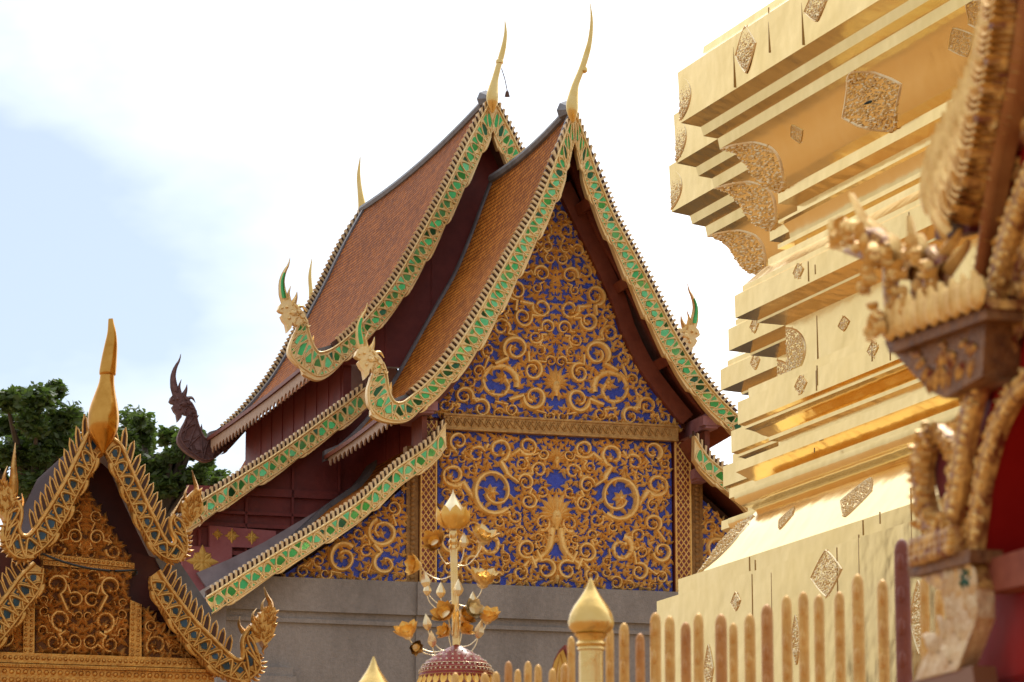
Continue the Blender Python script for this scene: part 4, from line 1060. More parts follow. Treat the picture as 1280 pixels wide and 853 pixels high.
# ------------------------------------------------------------------ picket fence round the stupa
FA = Frame(1125, 673, 8.5, R(-69.5))
fence = thing('picket_fence', 'low fence of worn gold pickets with rounded tips standing before the stupa', 'fence', FA.O, R(-69.5))
PK = [(569, 841, 10, 0), (606, 841, 11, 0), (620, 840, 11, 0), (635.5, 827, 10, 1), (647, 837, 9, 0), (660, 827, 10, 0), (672.5, 831, 10, 0), (690.5, 836, 10, 0), (706, 830, 11, 0), (714, 796, 10, 0), (728, 812, 10, 0), (762, 784, 11, 0), (780, 779, 13, 0), (800, 792, 12, 1), (819, 766, 14, 0), (837, 770, 13, 0), (857, 778, 13, 1), (873, 767, 13, 0),
      (901, 768, 15, 1), (916.5, 779, 11, 0), (937, 768, 14, 0), (958.5, 756, 15, 1), (983, 745, 13, 0), (1004, 740, 13, 0), (1023.5, 744, 13, 0), (1049, 740, 13, 0), (1072, 718, 15, 0), (1103, 725, 14, 0), (1127, 674, 20, 2), (1155, 722, 12, 0), (1174, 736, 12, 0), (1192, 738, 13, 0)]
PM = [mat('worn_gilt_picket', (.48, .23, .05), .45, .4, (.76, .47, .14), 10, .004, 40, .8), mat('red_gilt_picket', (.34, .12, .035), .35, .45, (.64, .34, .10), 9, .004, 40, .9), mat('red_picket', (.13, .022, .014), 0, .6, (.26, .075, .04), 8, .004, 40, .8)]
for (px_, py_, wp, kind) in PK:
    x, z = FA.p(px_, py_, 0); Y = 8.5 - .94 * (x); wd = wp / 2 * Y / 4636 
    mb = MB(); hgt = z
    zb_ = .25
    n = 10; prof = [(wd, 0), (wd, hgt - zb_ - wd * 2.2)]
    # lathe-like flattened pale: round front, domed tip
    rings_ = [(1, 0), (1, hgt - zb_ - wd * 3.0), (.97, hgt - zb_ - wd * 1.6), (.84, hgt - zb_ - wd * .8), (.55, hgt - zb_ - wd * .25), (.18, hgt - zb_)]
    mb.tube([(x, 0, zb_ + h) for r_, h in rings_], [max(.002, wd * r_) for r_, h in rings_], 12, 0)
    # raised bead down the front, with small knots
    hb = hgt - zb_
    aa = R(-69.5)
    for k_ in range(14):
        zz2 = hgt - wd * 3 - k_ * .075
        # pattern faces the lens, which looks along the fence: set on the +x and -d quarter
        q = (x + wd * .75, -wd * .6, zz2)
        mb.lathe([(.001, -.022), (wd * .42, -.012), (wd * .5, 0), (wd * .42, .012), (.001, .022)], q, 6)
    mb.build('picket', PM[kind], fence)
for zr in (.5, 1.75):
    mb = MB(); xa = FA.p(1200, 700, .03)[0]; xe = FA.p(480, 850, .03)[0]
    mb.box((xe, .035, zr), (xa + .3, .065, zr + .06)); mb.build('rail', PM[0], fence, False)
mb = MB(); mb.box((xe - .1, -.12, 0), (xa + .4, .14, .25)); mb.build('fence_base', M_['stone'], fence, False)

# lotus-bud posts
def lotus_post(fr, px_, tip, wpx, label, Y):
    t = thing('lotus_post', label, 'post', fr.O, fr.a)
    x, z = fr.p(px_, tip, 0); u = Y / 4636.; r = wpx / 2 * u
    mb = MB()
    mb.lathe([(r * .03, 0), (r * .07, -.10 * r), (r * .16, -.35 * r), (r * .30, -.62 * r), (r * .52, -.95 * r), (r * .74, -1.25 * r), (r * .92, -1.6 * r), (r, -1.95 * r), (r * .97, -2.18 * r), (r * .84, -2.36 * r), (r * .66, -2.46 * r)], (x, 0, z), 28)
    mb.build('lotus_bud', M_['finial'], t)
    mb = MB(); zc = z - 2.46 * r
    mb.lathe([(r * .70, 0), (r * .74, -.05 * r), (r * .66, -.12 * r), (r * .58, -.2 * r), (r * .56, -.32 * r), (r * .62, -.36 * r), (r * .66, -.45 * r), (r * .62, -.53 * r), (r * .55, -.56 * r), (r * .60, -.62 * r), (r * .60, -.7 * r), (r * .54, -.74 * r)], (x, 0, zc), 28); mb.build('collar', M_['finial'], t)
    mb = MB(); zc -= .74 * r
    mb.lathe([(r * .52, 0), (r * .52, -zc + .2), (r * .8, -zc + .15), (r * .8, -zc)], (x, 0, zc), 28); mb.build('shaft', M_['finial'], t)
    return t
LP1 = Frame(739, 760, 9.9, 0); lotus_post(LP1, 738.5, 722, 58, 'gold post topped by a fat lotus bud, among the fence pickets', 9.9)
LP2 = Frame(467, 830, 11.4, 0); lotus_post(LP2, 467, 821, 58, 'pale gold lotus bud tip just rising into view below the grey plinth', 11.4)

# ------------------------------------------------------------------ gold lotus parasol
PF = Frame(569, 740, 17, 0)
par = thing('ceremonial_parasol', 'red domed ceremonial parasol crowned with a stem of gold lotus flowers and buds', 'parasol', PF.O, 0)
U = 17 / 4636.
def pp(x, y, d=0): return Vector(PF.P(x, y, d))
M_['lotus'] = mat('gold_foil', (.80, .55, .20), 1, .27, (.86, .66, .34), 15)
M_['lotus_o'] = mat('orange_gold_foil', (.78, .42, .07), .55, .3, (.88, .58, .16), 30)
M_['lotus_w'] = mat('pale_gold_foil', (.86, .70, .40), .7, .3, (.90, .78, .52), 15)
mb = MB(); a, b = pp(566.5, 664), pp(570.5, 812); c_ = (a - b)
def tubeline(mb, A, B, rs): mb.tube([A + (B - A) * (i / (len(rs) - 1)) for i in range(len(rs))], rs, 12)
for off in (-2.6, 2.6): mb.tube([a + Vector((off * U, -.004, 0)), b + Vector((off * U, -.004, 0))], 2.0 * U, 8)
mb.tube([a, b], 2.6 * U, 10)
mb.lathe([(5.2 * U, 0), (5.6 * U, .008), (4.4 * U, .018), (5.8 * U, .03), (5.8 * U, .04), (4.2 * U, .05), (5.2 * U, .06), (5.0 * U, .072)], a - Vector((0, 0, .085)), 16)
mb.build('pole', M_['lotus'], par)
tip = pp(566.5, 612); mb = MB()
mb.lathe([(.3 * U, 0), (1 * U, -4 * U), (4 * U, -10 * U), (9 * U, -18 * U), (14 * U, -25 * U), (17.5 * U, -32 * U), (18 * U, -37 * U), (15 * U, -44 * U), (9 * U, -49 * U), (4 * U, -52 * U)], tip, 20)
cb_ = mb.build('crown_bud', M_['lotus_w'], par)
mb = MB()
def petal(mb, c, dirv, upv, L_, W, cup, mi=0, tilt=0.0):
    """boat-shaped petal from c along dirv, curling towards upv"""
    dirv = dirv.normalized(); sdv = dirv.cross(upv).normalized(); upv = sdv.cross(dirv).normalized()
    vs = []; n = 5
    for i in range(n + 1):
        t = i / n; w_ = W * math.sin(math.pi * min(.98, .18 + .80 * t)) ** .8 if t < 1 else .0005
        p = c + dirv * (L_ * t * (1 - .25 * cup * t)) + upv * (L_ * cup * t * t)
        for s_ in (-1, -.5, 0, .5, 1): vs.append(p + sdv * (w_ * s_) + upv * (abs(s_) ** 2 * w_ * .45))
    fs = [(i * 5 + k_, i * 5 + k_ + 1, (i + 1) * 5 + k_ + 1, (i + 1) * 5 + k_) for i in range(n) for k_ in range(4)]
    mb.add(vs, fs, mi)
cc = pp(566.5, 612)
for k_ in range(9):
    th0 = 2 * math.pi * k_ / 9; vs = []
    for i, (r_, z_, w_) in enumerate(((8, -51, .30), (15, -47, .36), (19.5, -40, .40), (20.5, -33, .36), (20, -27, .22), (20.5, -23, .03))):
        for j in (-1, -.5, 0, .5, 1):
            th = th0 + j * w_ * 1.05; rr_ = r_ + (1.2 if k_ % 2 else 0) + (1 - abs(j)) * 1.0
            vs.append(cc + Vector((math.cos(th) * rr_ * U, math.sin(th) * rr_ * U, z_ * U)))
    mb.add(vs, [(i * 5 + j, i * 5 + j + 1, (i + 1) * 5 + j + 1, (i + 1) * 5 + j) for i in range(5) for j in range(4)])
mb.build('calyx', M_['lotus_o'], cb_)
rf = random.Random(12)
def stem(parent, A, B, sag=.05):
    mb = MB(); mid = (A + B) / 2 - Vector((0, 0, sag)); pts = cat([tuple(A), tuple(A * .7 + mid * .3 - Vector((0, 0, sag * .2))), tuple(mid), tuple(B * .75 + mid * .25 - Vector((0, 0, sag * .3))), tuple(B)], 16)
    mb.tube(pts, .65 * U, 6); return mb.build('stem', M_['lotus_w'], parent)
def bloom(x, y, r, fx, fz, m, root_y, d=0.0, n_=7, open_=.55, heart=True):
    """open lotus facing (fx, fz) in the picture plane, on a wire from the pole"""
    c = pp(x, y, d); ax = Vector((fx, -.55, fz)).normalized(); s1 = ax.orthogonal().normalized(); s2 = ax.cross(s1)
    mb = MB(); rr = r * U * 1.3
    for ring, (k_, L_, op) in enumerate(((n_, 1.0, open_), (n_ - 1, .72, open_ * 1.7))):
        for i in range(k_):
            th = 2 * math.pi * (i + .5 * ring) / k_ + rf.uniform(-.15, .15)
            radial = s1 * math.cos(th) + s2 * math.sin(th)
            petal(mb, c + radial * rr * .08, radial + ax * op * rf.uniform(.8, 1.25), ax, rr * L_ * rf.uniform(.9, 1.1), rr * .36, .3)
    o = mb.build('lotus_flower', m, par)
    if heart:
        mb = MB(); from mathutils import Matrix
        q = ax.to_track_quat('Z', 'Y').to_matrix()
        mb.lathe([(rr * .1, -rr * .1), (rr * .24, 0), (rr * .3, rr * .16), (rr * .26, rr * .26), (rr * .05, rr * .28)], c, 12, axis=q); mb.build('seed_pod', M_['lotus_w'], o)
    stem(o, pp(569 if root_y > 700 else 567.5, root_y), c - ax * rr * .1, .03 + rr * .2)
def bud(x, y, r, root_y, d=0.0, lean=0.0, m=None, two=True):
    c = pp(x, y, d); rr = r * U * .95; mb = MB(); from mathutils import Matrix
    ax = Vector((lean, 0, 1)).normalized(); q = ax.to_track_quat('Z', 'Y').to_matrix()
    mb.lathe([(rr * .12, -rr * 1.1), (rr * .55, -rr * .75), (rr * .85, -rr * .2), (rr * .78, rr * .25), (rr * .45, rr * .95), (rr * .15, rr * 1.5), (rr * .02, rr * 1.75)], c, 6, axis=q)
    o = mb.build('lotus_bud', m or M_['lotus_w'], par, True, 30)
    mb = MB()
    for i in range(5):
        th = 2 * math.pi * i / 5; rad = q @ Vector((math.cos(th), math.sin(th), 0))
        petal(mb, c - ax * rr * 1.1 + rad * rr * .15, rad + ax * 1.1, ax, rr * 1.25, rr * .42, .5)
    mb.build('sepals', M_['lotus_o'], o)
    stem(o, pp(569 if root_y > 700 else 567.5, root_y), c - ax * rr * 1.1, .06)
for a in ((546, 682, 17, -.2, .25, M_['lotus_o'], 700), (525, 708, 16, -1, .1, M_['lotus_o'], 716), (603, 679, 19, .25, 1, M_['lotus'], 704), (603, 733, 21, .15, 1.2, M_['lotus'], 752), (560, 771, 17, -.3, .3, M_['lotus_o'], 790, -.07), (577, 775, 14, .6, .4, M_['lotus_o'], 792, -.06), (608, 778, 18, .2, 1.1, M_['lotus_o'], 806), (511, 797, 18, -.3, .9, M_['lotus_o'], 806), (518, 808, 10, .2, -.2, M_['lotus'], 810, -.05), (587, 765, 15, .35, .2, M_['lotus_w'], 750, -.05), (560, 793, 12, -.6, .4, M_['lotus_o'], 806), (578, 790, 12, .6, .5, M_['lotus_o'], 806)): bloom(*a)
for a in ((580, 678, 7.5, 700), (532, 727, 8.5, 745, 0, -.15), (534, 738, 6.5, 752), (551, 740, 7.5, 752), (573, 737, 8, 752, -.06), (591, 750, 6.5, 756), (534, 780, 8, 805, 0, -.15), (540, 801, 8, 810, 0, -.1), (599, 789, 9, 810, 0, .2)): bud(*a)
# red dome with white studs
dc = pp(570.5, 806); mb = MB()
DP = [(3, 0), (6, -2), (14, -6), (24, -12), (33, -18), (40, -24), (45, -31), (46.5, -36), (46, -44)]
mb.lathe([(r * U, z * U) for r, z in DP], dc, 40); dome = mb.build('canopy', mat('red_lacquer', (.22, .012, .012), 0, .35, (.32, .03, .02), 8), par)
mb = MB()
for (r, z, n_, s_) in ((20, -9.6, 16, 1.5), (29, -15.4, 22, 1.7), (37, -21.5, 30, 1.6), (43, -28.2, 38, 1.5), (46.3, -33.5, 44, 1.3)):
    for k_ in range(n_):
        th = 2 * math.pi * k_ / n_
        mb.lathe([(.05 * U, -s_ * U), (s_ * .8 * U, -s_ * .5 * U), (s_ * U, 0), (s_ * .8 * U, s_ * .5 * U), (.05 * U, s_ * U)], dc + Vector((math.cos(th) * r * U, math.sin(th) * r * U, z * U)), 6)
mb.build('stud_rows', mat('ivory_studs', (.78, .68, .52), 0, .4), dome)
mb = MB()
for z in (-26, -31.5, -36, -40):
    r = 42.5 if z == -26 else (45.8 if z == -31.5 else 46.8)
    mb.lathe([(r * U, (z - .5) * U), ((r + .9) * U, z * U), (r * U, (z + .5) * U)], dc, 40)
mb.build('gold_rim', M_['lotus_w'], dome)
mb = MB()
for k_ in range(30):
    th = 2 * math.pi * k_ / 30; c = dc + Vector((math.cos(th) * 45 * U, math.sin(th) * 45 * U, -40 * U))
    petal(mb, c, Vector((math.cos(th) * .15, math.sin(th) * .15, -1)), Vector((math.cos(th), math.sin(th), 0)), 16 * U, 4.6 * U, .25)
mb.build('petal_fringe', M_['lotus_o'], dome)
mb = MB(); mb.tube([dc - Vector((0, 0, 30 * U)), Vector((dc.x, dc.y, 0))], 4.5 * U, 12); mb.build('shaft', M_['lotus'], par)

# ------------------------------------------------------------------ leaf-shaped ornament behind the fence
LF = Frame(699, 830, 13, R(-20))
lf = thing('leaf_ornament', 'gold leaf-shaped ornament with dark red edge poking up behind the pickets', 'ornament', LF.O, R(-20))
ol = [(706, 806), (699, 813), (693, 824), (689, 838), (688, 852), (692, 866), (700, 874), (710, 866), (714, 852), (714, 836), (711, 820)]
mb = MB(); q = LF.ps(ol, 0); mb.prism(q, 0, .03); mb.build('leaf_plate', mat('dark_red_edge', (.2, .03, .02), 0, .5), lf, False)
mb = MB(); c = LF.p(702, 846, 0); q2 = [(c[0] + (x - c[0]) * .84, c[1] + (z - c[1]) * .84) for x, z in q]; mb.prism(q2, -.012, -.001)
leaf(mb, LF.p(702, 868, 0)[0], LF.p(702, 868, 0)[1], math.pi / 2, .14, .02, 0, .02, lambda x, z, h: (x, -.012 - h, z)); mb.build('gilded_face', M_['finial_o'], lf)
mb = MB(); b_ = LF.p(701, 872, 0); mb.tube([(b_[0], .015, b_[1]), (b_[0], .015, 0)], .012, 8); mb.build('stem', M_['finial_o'], lf)

# ------------------------------------------------------------------ carved shrine, near, at the right
H = Frame(1200, 450, 6, R(-70))
shr = thing('carved_shrine', 'nearby red and gold carved shrine gable with naga heads over a red arch', 'shrine', H.O, R(-70))
UH = 6 / 4636.
GM = mat('mottled_gilt', (.15, .016, .008), .3, .36, (.74, .44, .12), 40, .004, 60, .4)
GB = mat('bright_gilt', (.62, .35, .09), .5, .44, (.90, .63, .24), 30)
GD = mat('dark_gilt', (.05, .012, .008), .3, .5, (.34, .15, .04), 34, .004, 60, .9)
RD = mat('red_lacquer_wall', (.24, .006, .004), 0, .5, (.36, .012, .008), 3, .003, 10)
RD.node_tree.nodes['Principled BSDF'].inputs['Specular IOR Level'].default_value = .15
RW = mat('red_brown_beam', (.20, .05, .03), 0, .6, (.32, .10, .06), 14)
RW.node_tree.nodes['Principled BSDF'].inputs['Specular IOR Level'].default_value = .15
def hM(d): return lambda x, z, h: (x, d * .3 - h * .3, z)
class NearFrame(Frame):
    """the shrine's layers lie close together: depths are read at three tenths"""
    def p(s, px, py, d=0.0): return Frame.p(s, px, py, d * .3)
H.__class__ = NearFrame
def hband(name, path, w0, w1, d, hgt, m, n=40, beads=None, bm=None, th=.05, ridges=0):
    mb = MB(); P = cat(H.ps(path, d), n); ws = [(w0 + (w1 - w0) * i / (n - 1)) for i in range(n)]
    A = []; B_ = []
    for i in range(n):
        a, b = P[max(0, i - 1)], P[min(n - 1, i + 1)]; l = math.dist(a, b) or 1; nx, nz = -(b[1] - a[1]) / l, (b[0] - a[0]) / l
        A.append((P[i][0] + nx * ws[i], P[i][1] + nz * ws[i])); B_.append((P[i][0] - nx * ws[i], P[i][1] - nz * ws[i]))
    mb.strip(A, B_, d * .3, (d + th) * .3)
    ribbon(mb, P, [w_ * .95 for w_ in ws], hgt, hM(d))
    if ridges:
        for k_ in range(ridges):
            i = int((k_ + .5) / ridges * (n - 1)); a = A[i]; b = B_[i]; j = min(n - 1, i + 1); m_ = P[j]
            ribbon(mb, cat([a, ((m_[0]), (m_[1])), b], 7), [ws[i] * .2] * 7, hgt * 1.3, hM(d), 1)
    if beads:
        for k_ in range(beads):
            t = (k_ + .5) / beads * (n - 1); i = int(t); x, z = P[i]
            for off in (-.45, .45): boss(mb, x + off * (A[i][0] - x), z + off * (A[i][1] - z), ws[i] * .42, hgt * 1.1, hM(d), 1, 7)
    rs = random.Random(len(name) * 7 + n)
    for k_ in range(0 if ridges else n * 3):
        i = rs.randrange(1, n - 1); off = rs.uniform(-.85, .85); x, z = P[i]
        leaf(mb, x + off * (A[i][0] - x), z + off * (A[i][1] - z), rs.uniform(0, 6.28), ws[i] * rs.uniform(.5, .9), ws[i] * .17, rs.uniform(-2, 2), hgt * rs.uniform(.9, 1.4), hM(d), 1)
    return mb.build(name, [m, GB], shr)
# wall with the arch, gable field, red ground
mb = MB(); q = H.ps([(1330, -60), (1290, -60), (1272, 60), (1258, 150), (1246, 220), (1226, 290), (1216, 400), (1240, 440), (1262, 470), (1330, 470)], .06); mb.prism(q[::-1], 0.0180, 0.0480); gf = mb.build('gable_field', RD, shr, False)
mb = MB(); q = H.ps([(1320, -40), (1288, -40), (1272, 60), (1258, 150), (1246, 225), (1262, 270), (1268, 300), (1320, 200)], .06)
scrolls(mb, q, [], .045, .14, .05, hM(.06), random.Random(8), wmax=.02, gapleaf=.06, tries=1200); mb.build('scroll_carving', GM, gf)
mb = MB(); q = H.ps([(1330, 130), (1288, 260), (1262, 350), (1252, 420), (1262, 450), (1330, 420)], .03); scrolls(mb, q, [], .05, .12, .05, hM(.03), random.Random(18), wmax=.02, gapleaf=.06, tries=900); mb.build('scroll_carving', GM, gf)
# inner red wall of the arch recess
mb = MB(); q = H.ps([(1270, 520), (1252, 560), (1241, 610), (1232, 690), (1228, 860), (1420, 860), (1420, 400), (1300, 470)], .1); mb.prism(q, 0.1650, 0.1950)
mb.build('recess_wall', RD, shr, False)
mb = MB(); A = cat(H.ps([(1300, 468), (1272, 490), (1254, 520), (1240, 560), (1230, 600), (1223, 650), (1218, 692)], .0), 24); B_ = [(x - .03, z + .02) for x, z in A]
mb.strip(B_, A, .006, .165); mb.build('arch_reveal', RD, shr)
mb = MB(); q = H.ps([(1262, 470), (1242, 500), (1224, 560), (1212, 620), (1204, 690), (1190, 690), (1196, 600), (1214, 500), (1228, 450)], .05); mb.prism(q, 0.0150, 0.0300); mb.build('groove', RD, shr, False)
hband('arch_border', [(1292, 468), (1268, 490), (1250, 520), (1236, 560), (1226, 600), (1219, 650), (1213, 694)], 6.5 * UH * 2.2, 7 * UH * 2.2, .0, .03, GM, beads=26)
hband('outer_band', [(1300, 190), (1278, 240), (1260, 290), (1246, 345), (1237, 400), (1228, 450), (1214, 500), (1203, 550), (1196, 600), (1187, 648), (1176, 664)], 8 * UH * 2.2, 9 * UH * 2.2, -.05, .035, GM, beads=40)
hband('scroll_hook', [(1186, 650), (1172, 664), (1158, 645), (1152, 610), (1152, 578), (1158, 553), (1168, 546)], 8 * UH * 2, 9 * UH * 2, -.06, .05, GM, beads=10)
hband('hook_rim', [(1168, 540), (1182, 552), (1192, 575)], 5 * UH * 2, 4 * UH * 2, -.06, .03, GM, beads=5)
mb = MB(); q = H.ps([(1160, 556), (1178, 556), (1188, 580), (1186, 620), (1178, 640), (1168, 600)], .0); mb.prism(q[::-1], 0.0000, 0.0150); mb.build('hook_field', mat('wine_red', (.14, .012, .02), 0, .5), shr, False)
# naga-bodied gable edge with crest blades
hband('gable_edge', [(1268, -60), (1264, 0), (1258, 50), (1251, 95), (1243, 140), (1234, 185), (1222, 230), (1204, 268)], 10 * UH * 2.0, 11 * UH * 2.0, -.1, .11, GM, ridges=30, th=.08)
hband('edge_moulding', [(1286, -60), (1283, 0), (1276, 60), (1268, 110), (1258, 160), (1248, 205), (1240, 250), (1232, 310), (1222, 380)], 2.2 * UH * 2, 2.2 * UH * 2, -.06, .05, mat('brown_gilt', (.3, .1, .03), .4, .4, (.5, .24, .08), 10), th=.08)
mb = MB()
bl = [(1250, -20), (1246, 4), (1243, 24), (1240, 44), (1236, 62), (1232, 80), (1229, 98), (1225, 116), (1219, 132), (1211, 146), (1204, 160), (1197, 174), (1190, 188), (1183, 202), (1177, 216), (1171, 230), (1167, 246), (1164, 262)]
for k_, (a, b) in enumerate(bl):
    for j, off in enumerate((0, 16, 30)):
        if j and (a < 1222) is False and j == 2: continue
        x, z = H.p(a + off, b + off * .9 + 6, -.1)
        leaf(mb, x, z, math.pi - 1.1 + .2 * j, .085, .022, -.7, .04, hM(-.1 - .015 * j))
mb.build('crest', GB, shr)
mb = MB(); q = H.ps([(1254, -30), (1240, 50), (1228, 110), (1200, 170), (1174, 235), (1168, 300), (1210, 290), (1238, 190), (1262, 60), (1270, -30)], -.07); mb.prism(q[::-1], -0.0210, 0.0060); mb.build('crest_ground', mat('plum_ground', (.10, .02, .035), 0, .5), shr, False)
# platform with lotus petals and lattice corbel
mb = MB(); q = H.ps([(1106, 428), (1232, 384), (1234, 398), (1112, 442)], -.22); mb.prism(q[::-1], -0.0660, 0.0240); mb.build('platform', GD, shr, False)
mb = MB(); q = H.ps([(1100, 418), (1228, 372), (1230, 384), (1104, 430)], -.24); mb.prism(q[::-1], -0.0660, 0.0240); mb.build('platform_rim', GM, shr, False)
mb = MB()
for k_ in range(9):
    t = (k_ + .5) / 9; x, z = H.p(1106 + 122 * t, 424 - 44 * t, -.25)
    boss(mb, x, z + .022, .030, .035, hM(-.25), 0, 8); leaf(mb, x, z, math.pi / 2, .06, .022, .3, .04, hM(-.255))
mb.build('lotus_moulding', GB, shr)
mb = MB(); q = H.ps([(1116, 440), (1232, 398), (1228, 470), (1180, 498), (1160, 488)], -.16); mb.prism(q[::-1], -0.0480, 0.0180)
for k_ in range(46):
    u, v = random.Random(k_).random(), random.Random(k_ + 99).random()
    a = 1130 + 95 * u; b = 440 - 36 * u + v * 46
    x, z = H.p(a, b, -.16)
    if inside(q, x, z) and edist(q, x, z) > .02: leaf(mb, x, z, 2.2 + 2 * v, .032, .009, 1.0, .02, hM(-.16), 1)
mb.build('corbel', [GD, GM], shr)
# three naga heads rising from the platform
def fg_naga(px, base, top, snout, crest, w_, d):
    mb = MB(); P = cat(H.ps([(px + 8, base), (px + 2, base - 30), (px - 2, (base + top) / 2), (px - 4, top + 10), (px - 10, top)], d), 16)
    mb.tube([(x, d * .3, z) for x, z in P], [w_ * UH * (1.25 - .3 * i / 15) for i in range(16)], 10, 0, .6)
    M = hM(d - w_ * UH * .6)
    for k_ in range(7):
        x, z = P[2 + 2 * k_ if k_ < 7 else 15]; boss(mb, x, z, w_ * UH * .95, w_ * UH * .7, M, 0, 8)
    hx, hz = P[-1]; sn = H.p(*snout, d)
    ribbon(mb, cat([(hx + .03, hz - .02), (hx, hz), ((hx + sn[0]) / 2, (hz + sn[1]) / 2 + .01), sn], 8), [w_ * UH * a_ for a_ in (1.2, 1.5, 1.5, 1.3, 1.1, .9, .6, .2)], .06, hM(d - .02))
    mb.tube([(hx, d * .3, hz - .01), ((hx + sn[0]) / 2, d * .3, (hz + sn[1]) / 2 - .012), (sn[0], d * .3, sn[1] - .02)], [w_ * UH * 1.1, w_ * UH * .9, .004], 8)
    for c in crest:
        pp_ = cat(H.ps(c, d), 8); horn(mb, pp_, [w_ * UH * a_ for a_ in (1.0, .95, .85, .75, .6, .45, .3, .05)], d * .3, .014, 1)
    rs = random.Random(px)
    for k_ in range(60):
        t = rs.random()
        if k_ % 2: i = int(t * 14); x, z = P[i]; x += rs.uniform(-1, 1) * w_ * UH * 1.6; z += rs.uniform(-1, 1) * w_ * UH * .5
        else: x, z = hx + (sn[0] - hx) * t * .9, hz + (sn[1] - hz) * t * .9 + rs.uniform(-.8, 1.1) * w_ * UH
        leaf(mb, x, z, rs.uniform(.6, 3.0), w_ * UH * rs.uniform(.9, 1.6), w_ * UH * .3, rs.uniform(-1.6, 1.6), .05, hM(d - .12), 1)
    mb.build('naga_head', [GM, GB], shr)
fg_naga(1116, 425, 310, (1056, 300), [[(1100, 318), (1088, 290), (1076, 268), (1064, 242)], [(1112, 318), (1104, 296), (1096, 286), (1086, 274)], [(1086, 306), (1072, 290), (1062, 284), (1054, 272)], [(1118, 330), (1122, 312), (1116, 300), (1110, 292)]], 15, -.18)
fg_naga(1150, 415, 330, (1114, 330), [[(1146, 335), (1144, 312), (1140, 292), (1137, 270)], [(1154, 335), (1158, 316), (1154, 304), (1150, 292)], [(1134, 330), (1126, 314), (1122, 306), (1120, 296)]], 13, -.12)
fg_naga(1186, 402, 330, (1160, 318), [[(1176, 330), (1184, 312), (1194, 300), (1202, 286)], [(1186, 336), (1198, 322), (1206, 312), (1210, 300)]], 13, -.08)
hband('apron', [(1148, 420), (1154, 380), (1156, 350)], 9 * UH * 2, 6 * UH * 2, -.06, .05, GD)
# capital, beam and bracket
mb = MB(); q = H.ps([(1136, 676), (1190, 656), (1191, 694), (1137, 706)], -.1); mb.prism(q[::-1], -0.0300, 0.0300)
for k_ in range(24):
    x, z = H.p(1142 + (k_ % 8) * 6.4, 682 - (k_ % 8) * 2 + (k_ // 8) * 9, -.1); boss(mb, x, z, .014, .03, hM(-.1), 0, 6)
mb.build('capital', GM, shr)
mb = MB(); q = H.ps([(1134, 708), (1212, 686), (1212, 703), (1136, 722)], -.08); mb.prism(q[::-1], -0.0240, 0.0360); mb.build('capital_moulding', GD, shr, False)
mb = MB(); q = H.ps([(1150, 722), (1212, 704), (1222, 735), (1178, 742)], -.05); mb.prism(q[::-1], -0.0150, 0.0300); mb.build('neck_moulding', GM, shr, False)
mb = MB(); q = H.ps([(1176, 742), (1220, 734), (1221, 772), (1206, 812), (1196, 838), (1144, 851), (1150, 828), (1172, 800), (1184, 770)], -.05); mb.prism(q[::-1], -0.0150, 0.0180)
Mbr = hM(-.05)
for k_ in range(40):
    u, v = random.Random(k_ * 3).random(), random.Random(k_ * 7 + 1).random(); x, z = H.p(1145 + 75 * u, 740 + 108 * v, -.05)
    if inside(q, x, z): leaf(mb, x, z, 1.0 + 1.5 * v, .05, .012, 1.2, .02, Mbr)
mb.build('bracket', mat('pale_gilt', (.46, .26, .12), .3, .45, (.80, .64, .38), 22, .01, 40, .8), shr)
mb = MB(); q = H.ps([(1228, 702), (1330, 670), (1330, 720), (1230, 742)], .05); mb.prism(q[::-1], 0.0150, 0.0900); mb.build('beam', RW, shr, False)
mb = MB(); q = H.ps([(1204, 744), (1220, 740), (1300, 726), (1420, 700), (1420, 900), (1190, 900), (1196, 840)], .2); mb.prism(q[::-1], 0.0600, 0.1500)
b0 = H.p(1192, 899, .2); b1 = H.p(1420, 899, .2); mb.box((b0[0], .06, 0), (b1[0], .15, b0[1] + .05)); mb.build('wall', RD, shr, False)
mb = MB(); x, z = H.p(1214, 724, -.02)
for k_ in range(7): leaf(mb, x, z, k_ * .9, .024, .009, .8, .04, hM(-.02 - .004 * k_))
mb.build('green_tassel', mat('green_cloth', (.008, .05, .025), 0, .6, (.02, .1, .045), 30), shr)
mb = MB(); q = H.ps([(1138, 852), (1215, 832), (1222, 880), (1140, 880)], -.04); mb.prism(q[::-1], -0.0120, 0.0300); mb.build('bracket_foot', mat('brown_wood', (.2, .08, .03), 0, .5), shr, False)

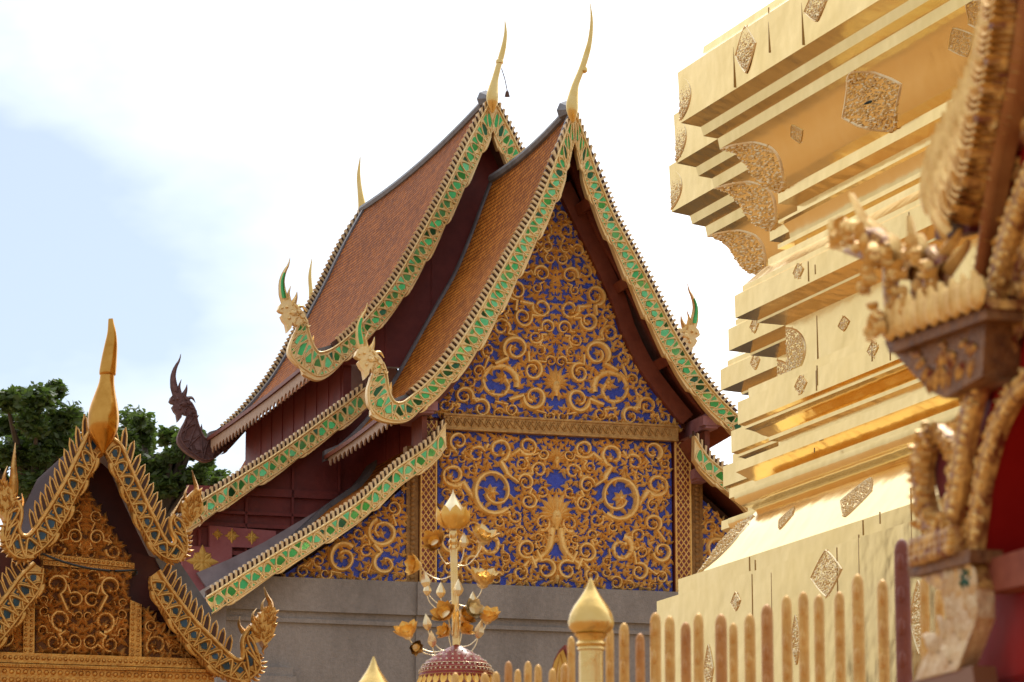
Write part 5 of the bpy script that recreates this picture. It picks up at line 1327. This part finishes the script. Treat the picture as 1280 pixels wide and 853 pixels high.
# ------------------------------------------------------------------ trees beyond
def tree(px_, py_top, py_bot, Y, wpx, label, seed, lean=0):
    rn = random.Random(seed); fr = Frame(px_, py_top, Y, 0); u = Y / 4636.
    t = thing('broadleaf_tree', label, 'tree', fr.O, 0, 'trees behind the gatehouse')
    ztop = fr.p(px_, py_top, 0)[1]; zb_ = fr.p(px_, py_bot, 0)[1]; W = wpx / 2 * u
    hc = ztop - zb_
    mb = MB()
    mb.tube(cat([(0, 0, 0), (.15 * lean, 0, zb_ * .5), (.1, .1, zb_ + hc * .2), (0, 0, zb_ + hc * .7)], 12), [.34 - .02 * i for i in range(12)], 10)
    clumps = []
    for k_ in range(74):
        th = rn.uniform(0, 6.28); ph = rn.uniform(-.35, 1); rr = rn.uniform(.25, 1.12) * (1 + .12 * math.sin(3 * th + seed))
        c = Vector((math.cos(th) * W * rr * math.sqrt(max(.05, 1 - max(0, ph) ** 2)), math.sin(th) * W * .8 * rr, zb_ + hc * (.38 + .56 * ph * rr)))
        clumps.append((c, rn.uniform(.075, .16) * min(W, hc)))
    for c, r in clumps[:40]:
        mid = Vector((c.x * .35, c.y * .35, zb_ + (c.z - zb_) * .45))
        mb.tube(cat([(0, 0, zb_ + hc * .05), tuple(mid), tuple(c)], 7), [.12, .1, .085, .07, .055, .04, .02], 6)
    mb.build('trunk', M_['bark'], t)
    mb = MB(); vs = []; fs = []
    for c, r in clumps:
        n_ = int(160 + 260 * rn.random())
        for i in range(n_):
            v = Vector((rn.gauss(0, 1), rn.gauss(0, 1), rn.gauss(0, .8))); v = Vector([max(-1.7, min(1.7, c_)) for c_ in v]) * r * .62
            p = c + v; s_ = rn.uniform(.05, .105)
            a = Vector((rn.gauss(0, 1), rn.gauss(0, 1), rn.gauss(0, .5))).normalized(); b = a.cross(Vector((rn.gauss(0, 1), rn.gauss(0, 1), rn.gauss(0, 1)))).normalized()
            k0 = len(vs); vs += [p - a * s_, p + b * s_ * .45, p + a * s_, p - b * s_ * .45]; fs.append((k0, k0 + 1, k0 + 2, k0 + 3))
    mb.add(vs, fs); mb.build('crown', M_['leaf'], t, False)
M_['bark'] = mat('bark', (.06, .045, .035), 0, .8, (.1, .08, .06), 8)
M_['leaf'] = mat('leaves', (.024, .044, .012), 0, .5, (.10, .15, .03), .7, 0, 0, .9)
_t = M_['leaf'].node_tree; _b = _t.nodes['Principled BSDF']; _tr = _t.nodes.new('ShaderNodeBsdfTranslucent'); _mx = _t.nodes.new('ShaderNodeMixShader'); _mx.inputs[0].default_value = .35
_tr.inputs['Color'].default_value = (.12, .2, .03, 1)
_t.links.new(_b.outputs[0], _mx.inputs[1]); _t.links.new(_tr.outputs[0], _mx.inputs[2]); _t.links.new(_mx.outputs[0], _t.nodes['Material Output'].inputs[0])
tree(45, 484, 660, 62, 250, 'dark leafy tree behind the gold finial at the far left', 1)
tree(196, 516, 690, 58, 170, 'lighter green tree between the gatehouse finial and the dark wooden naga', 2)
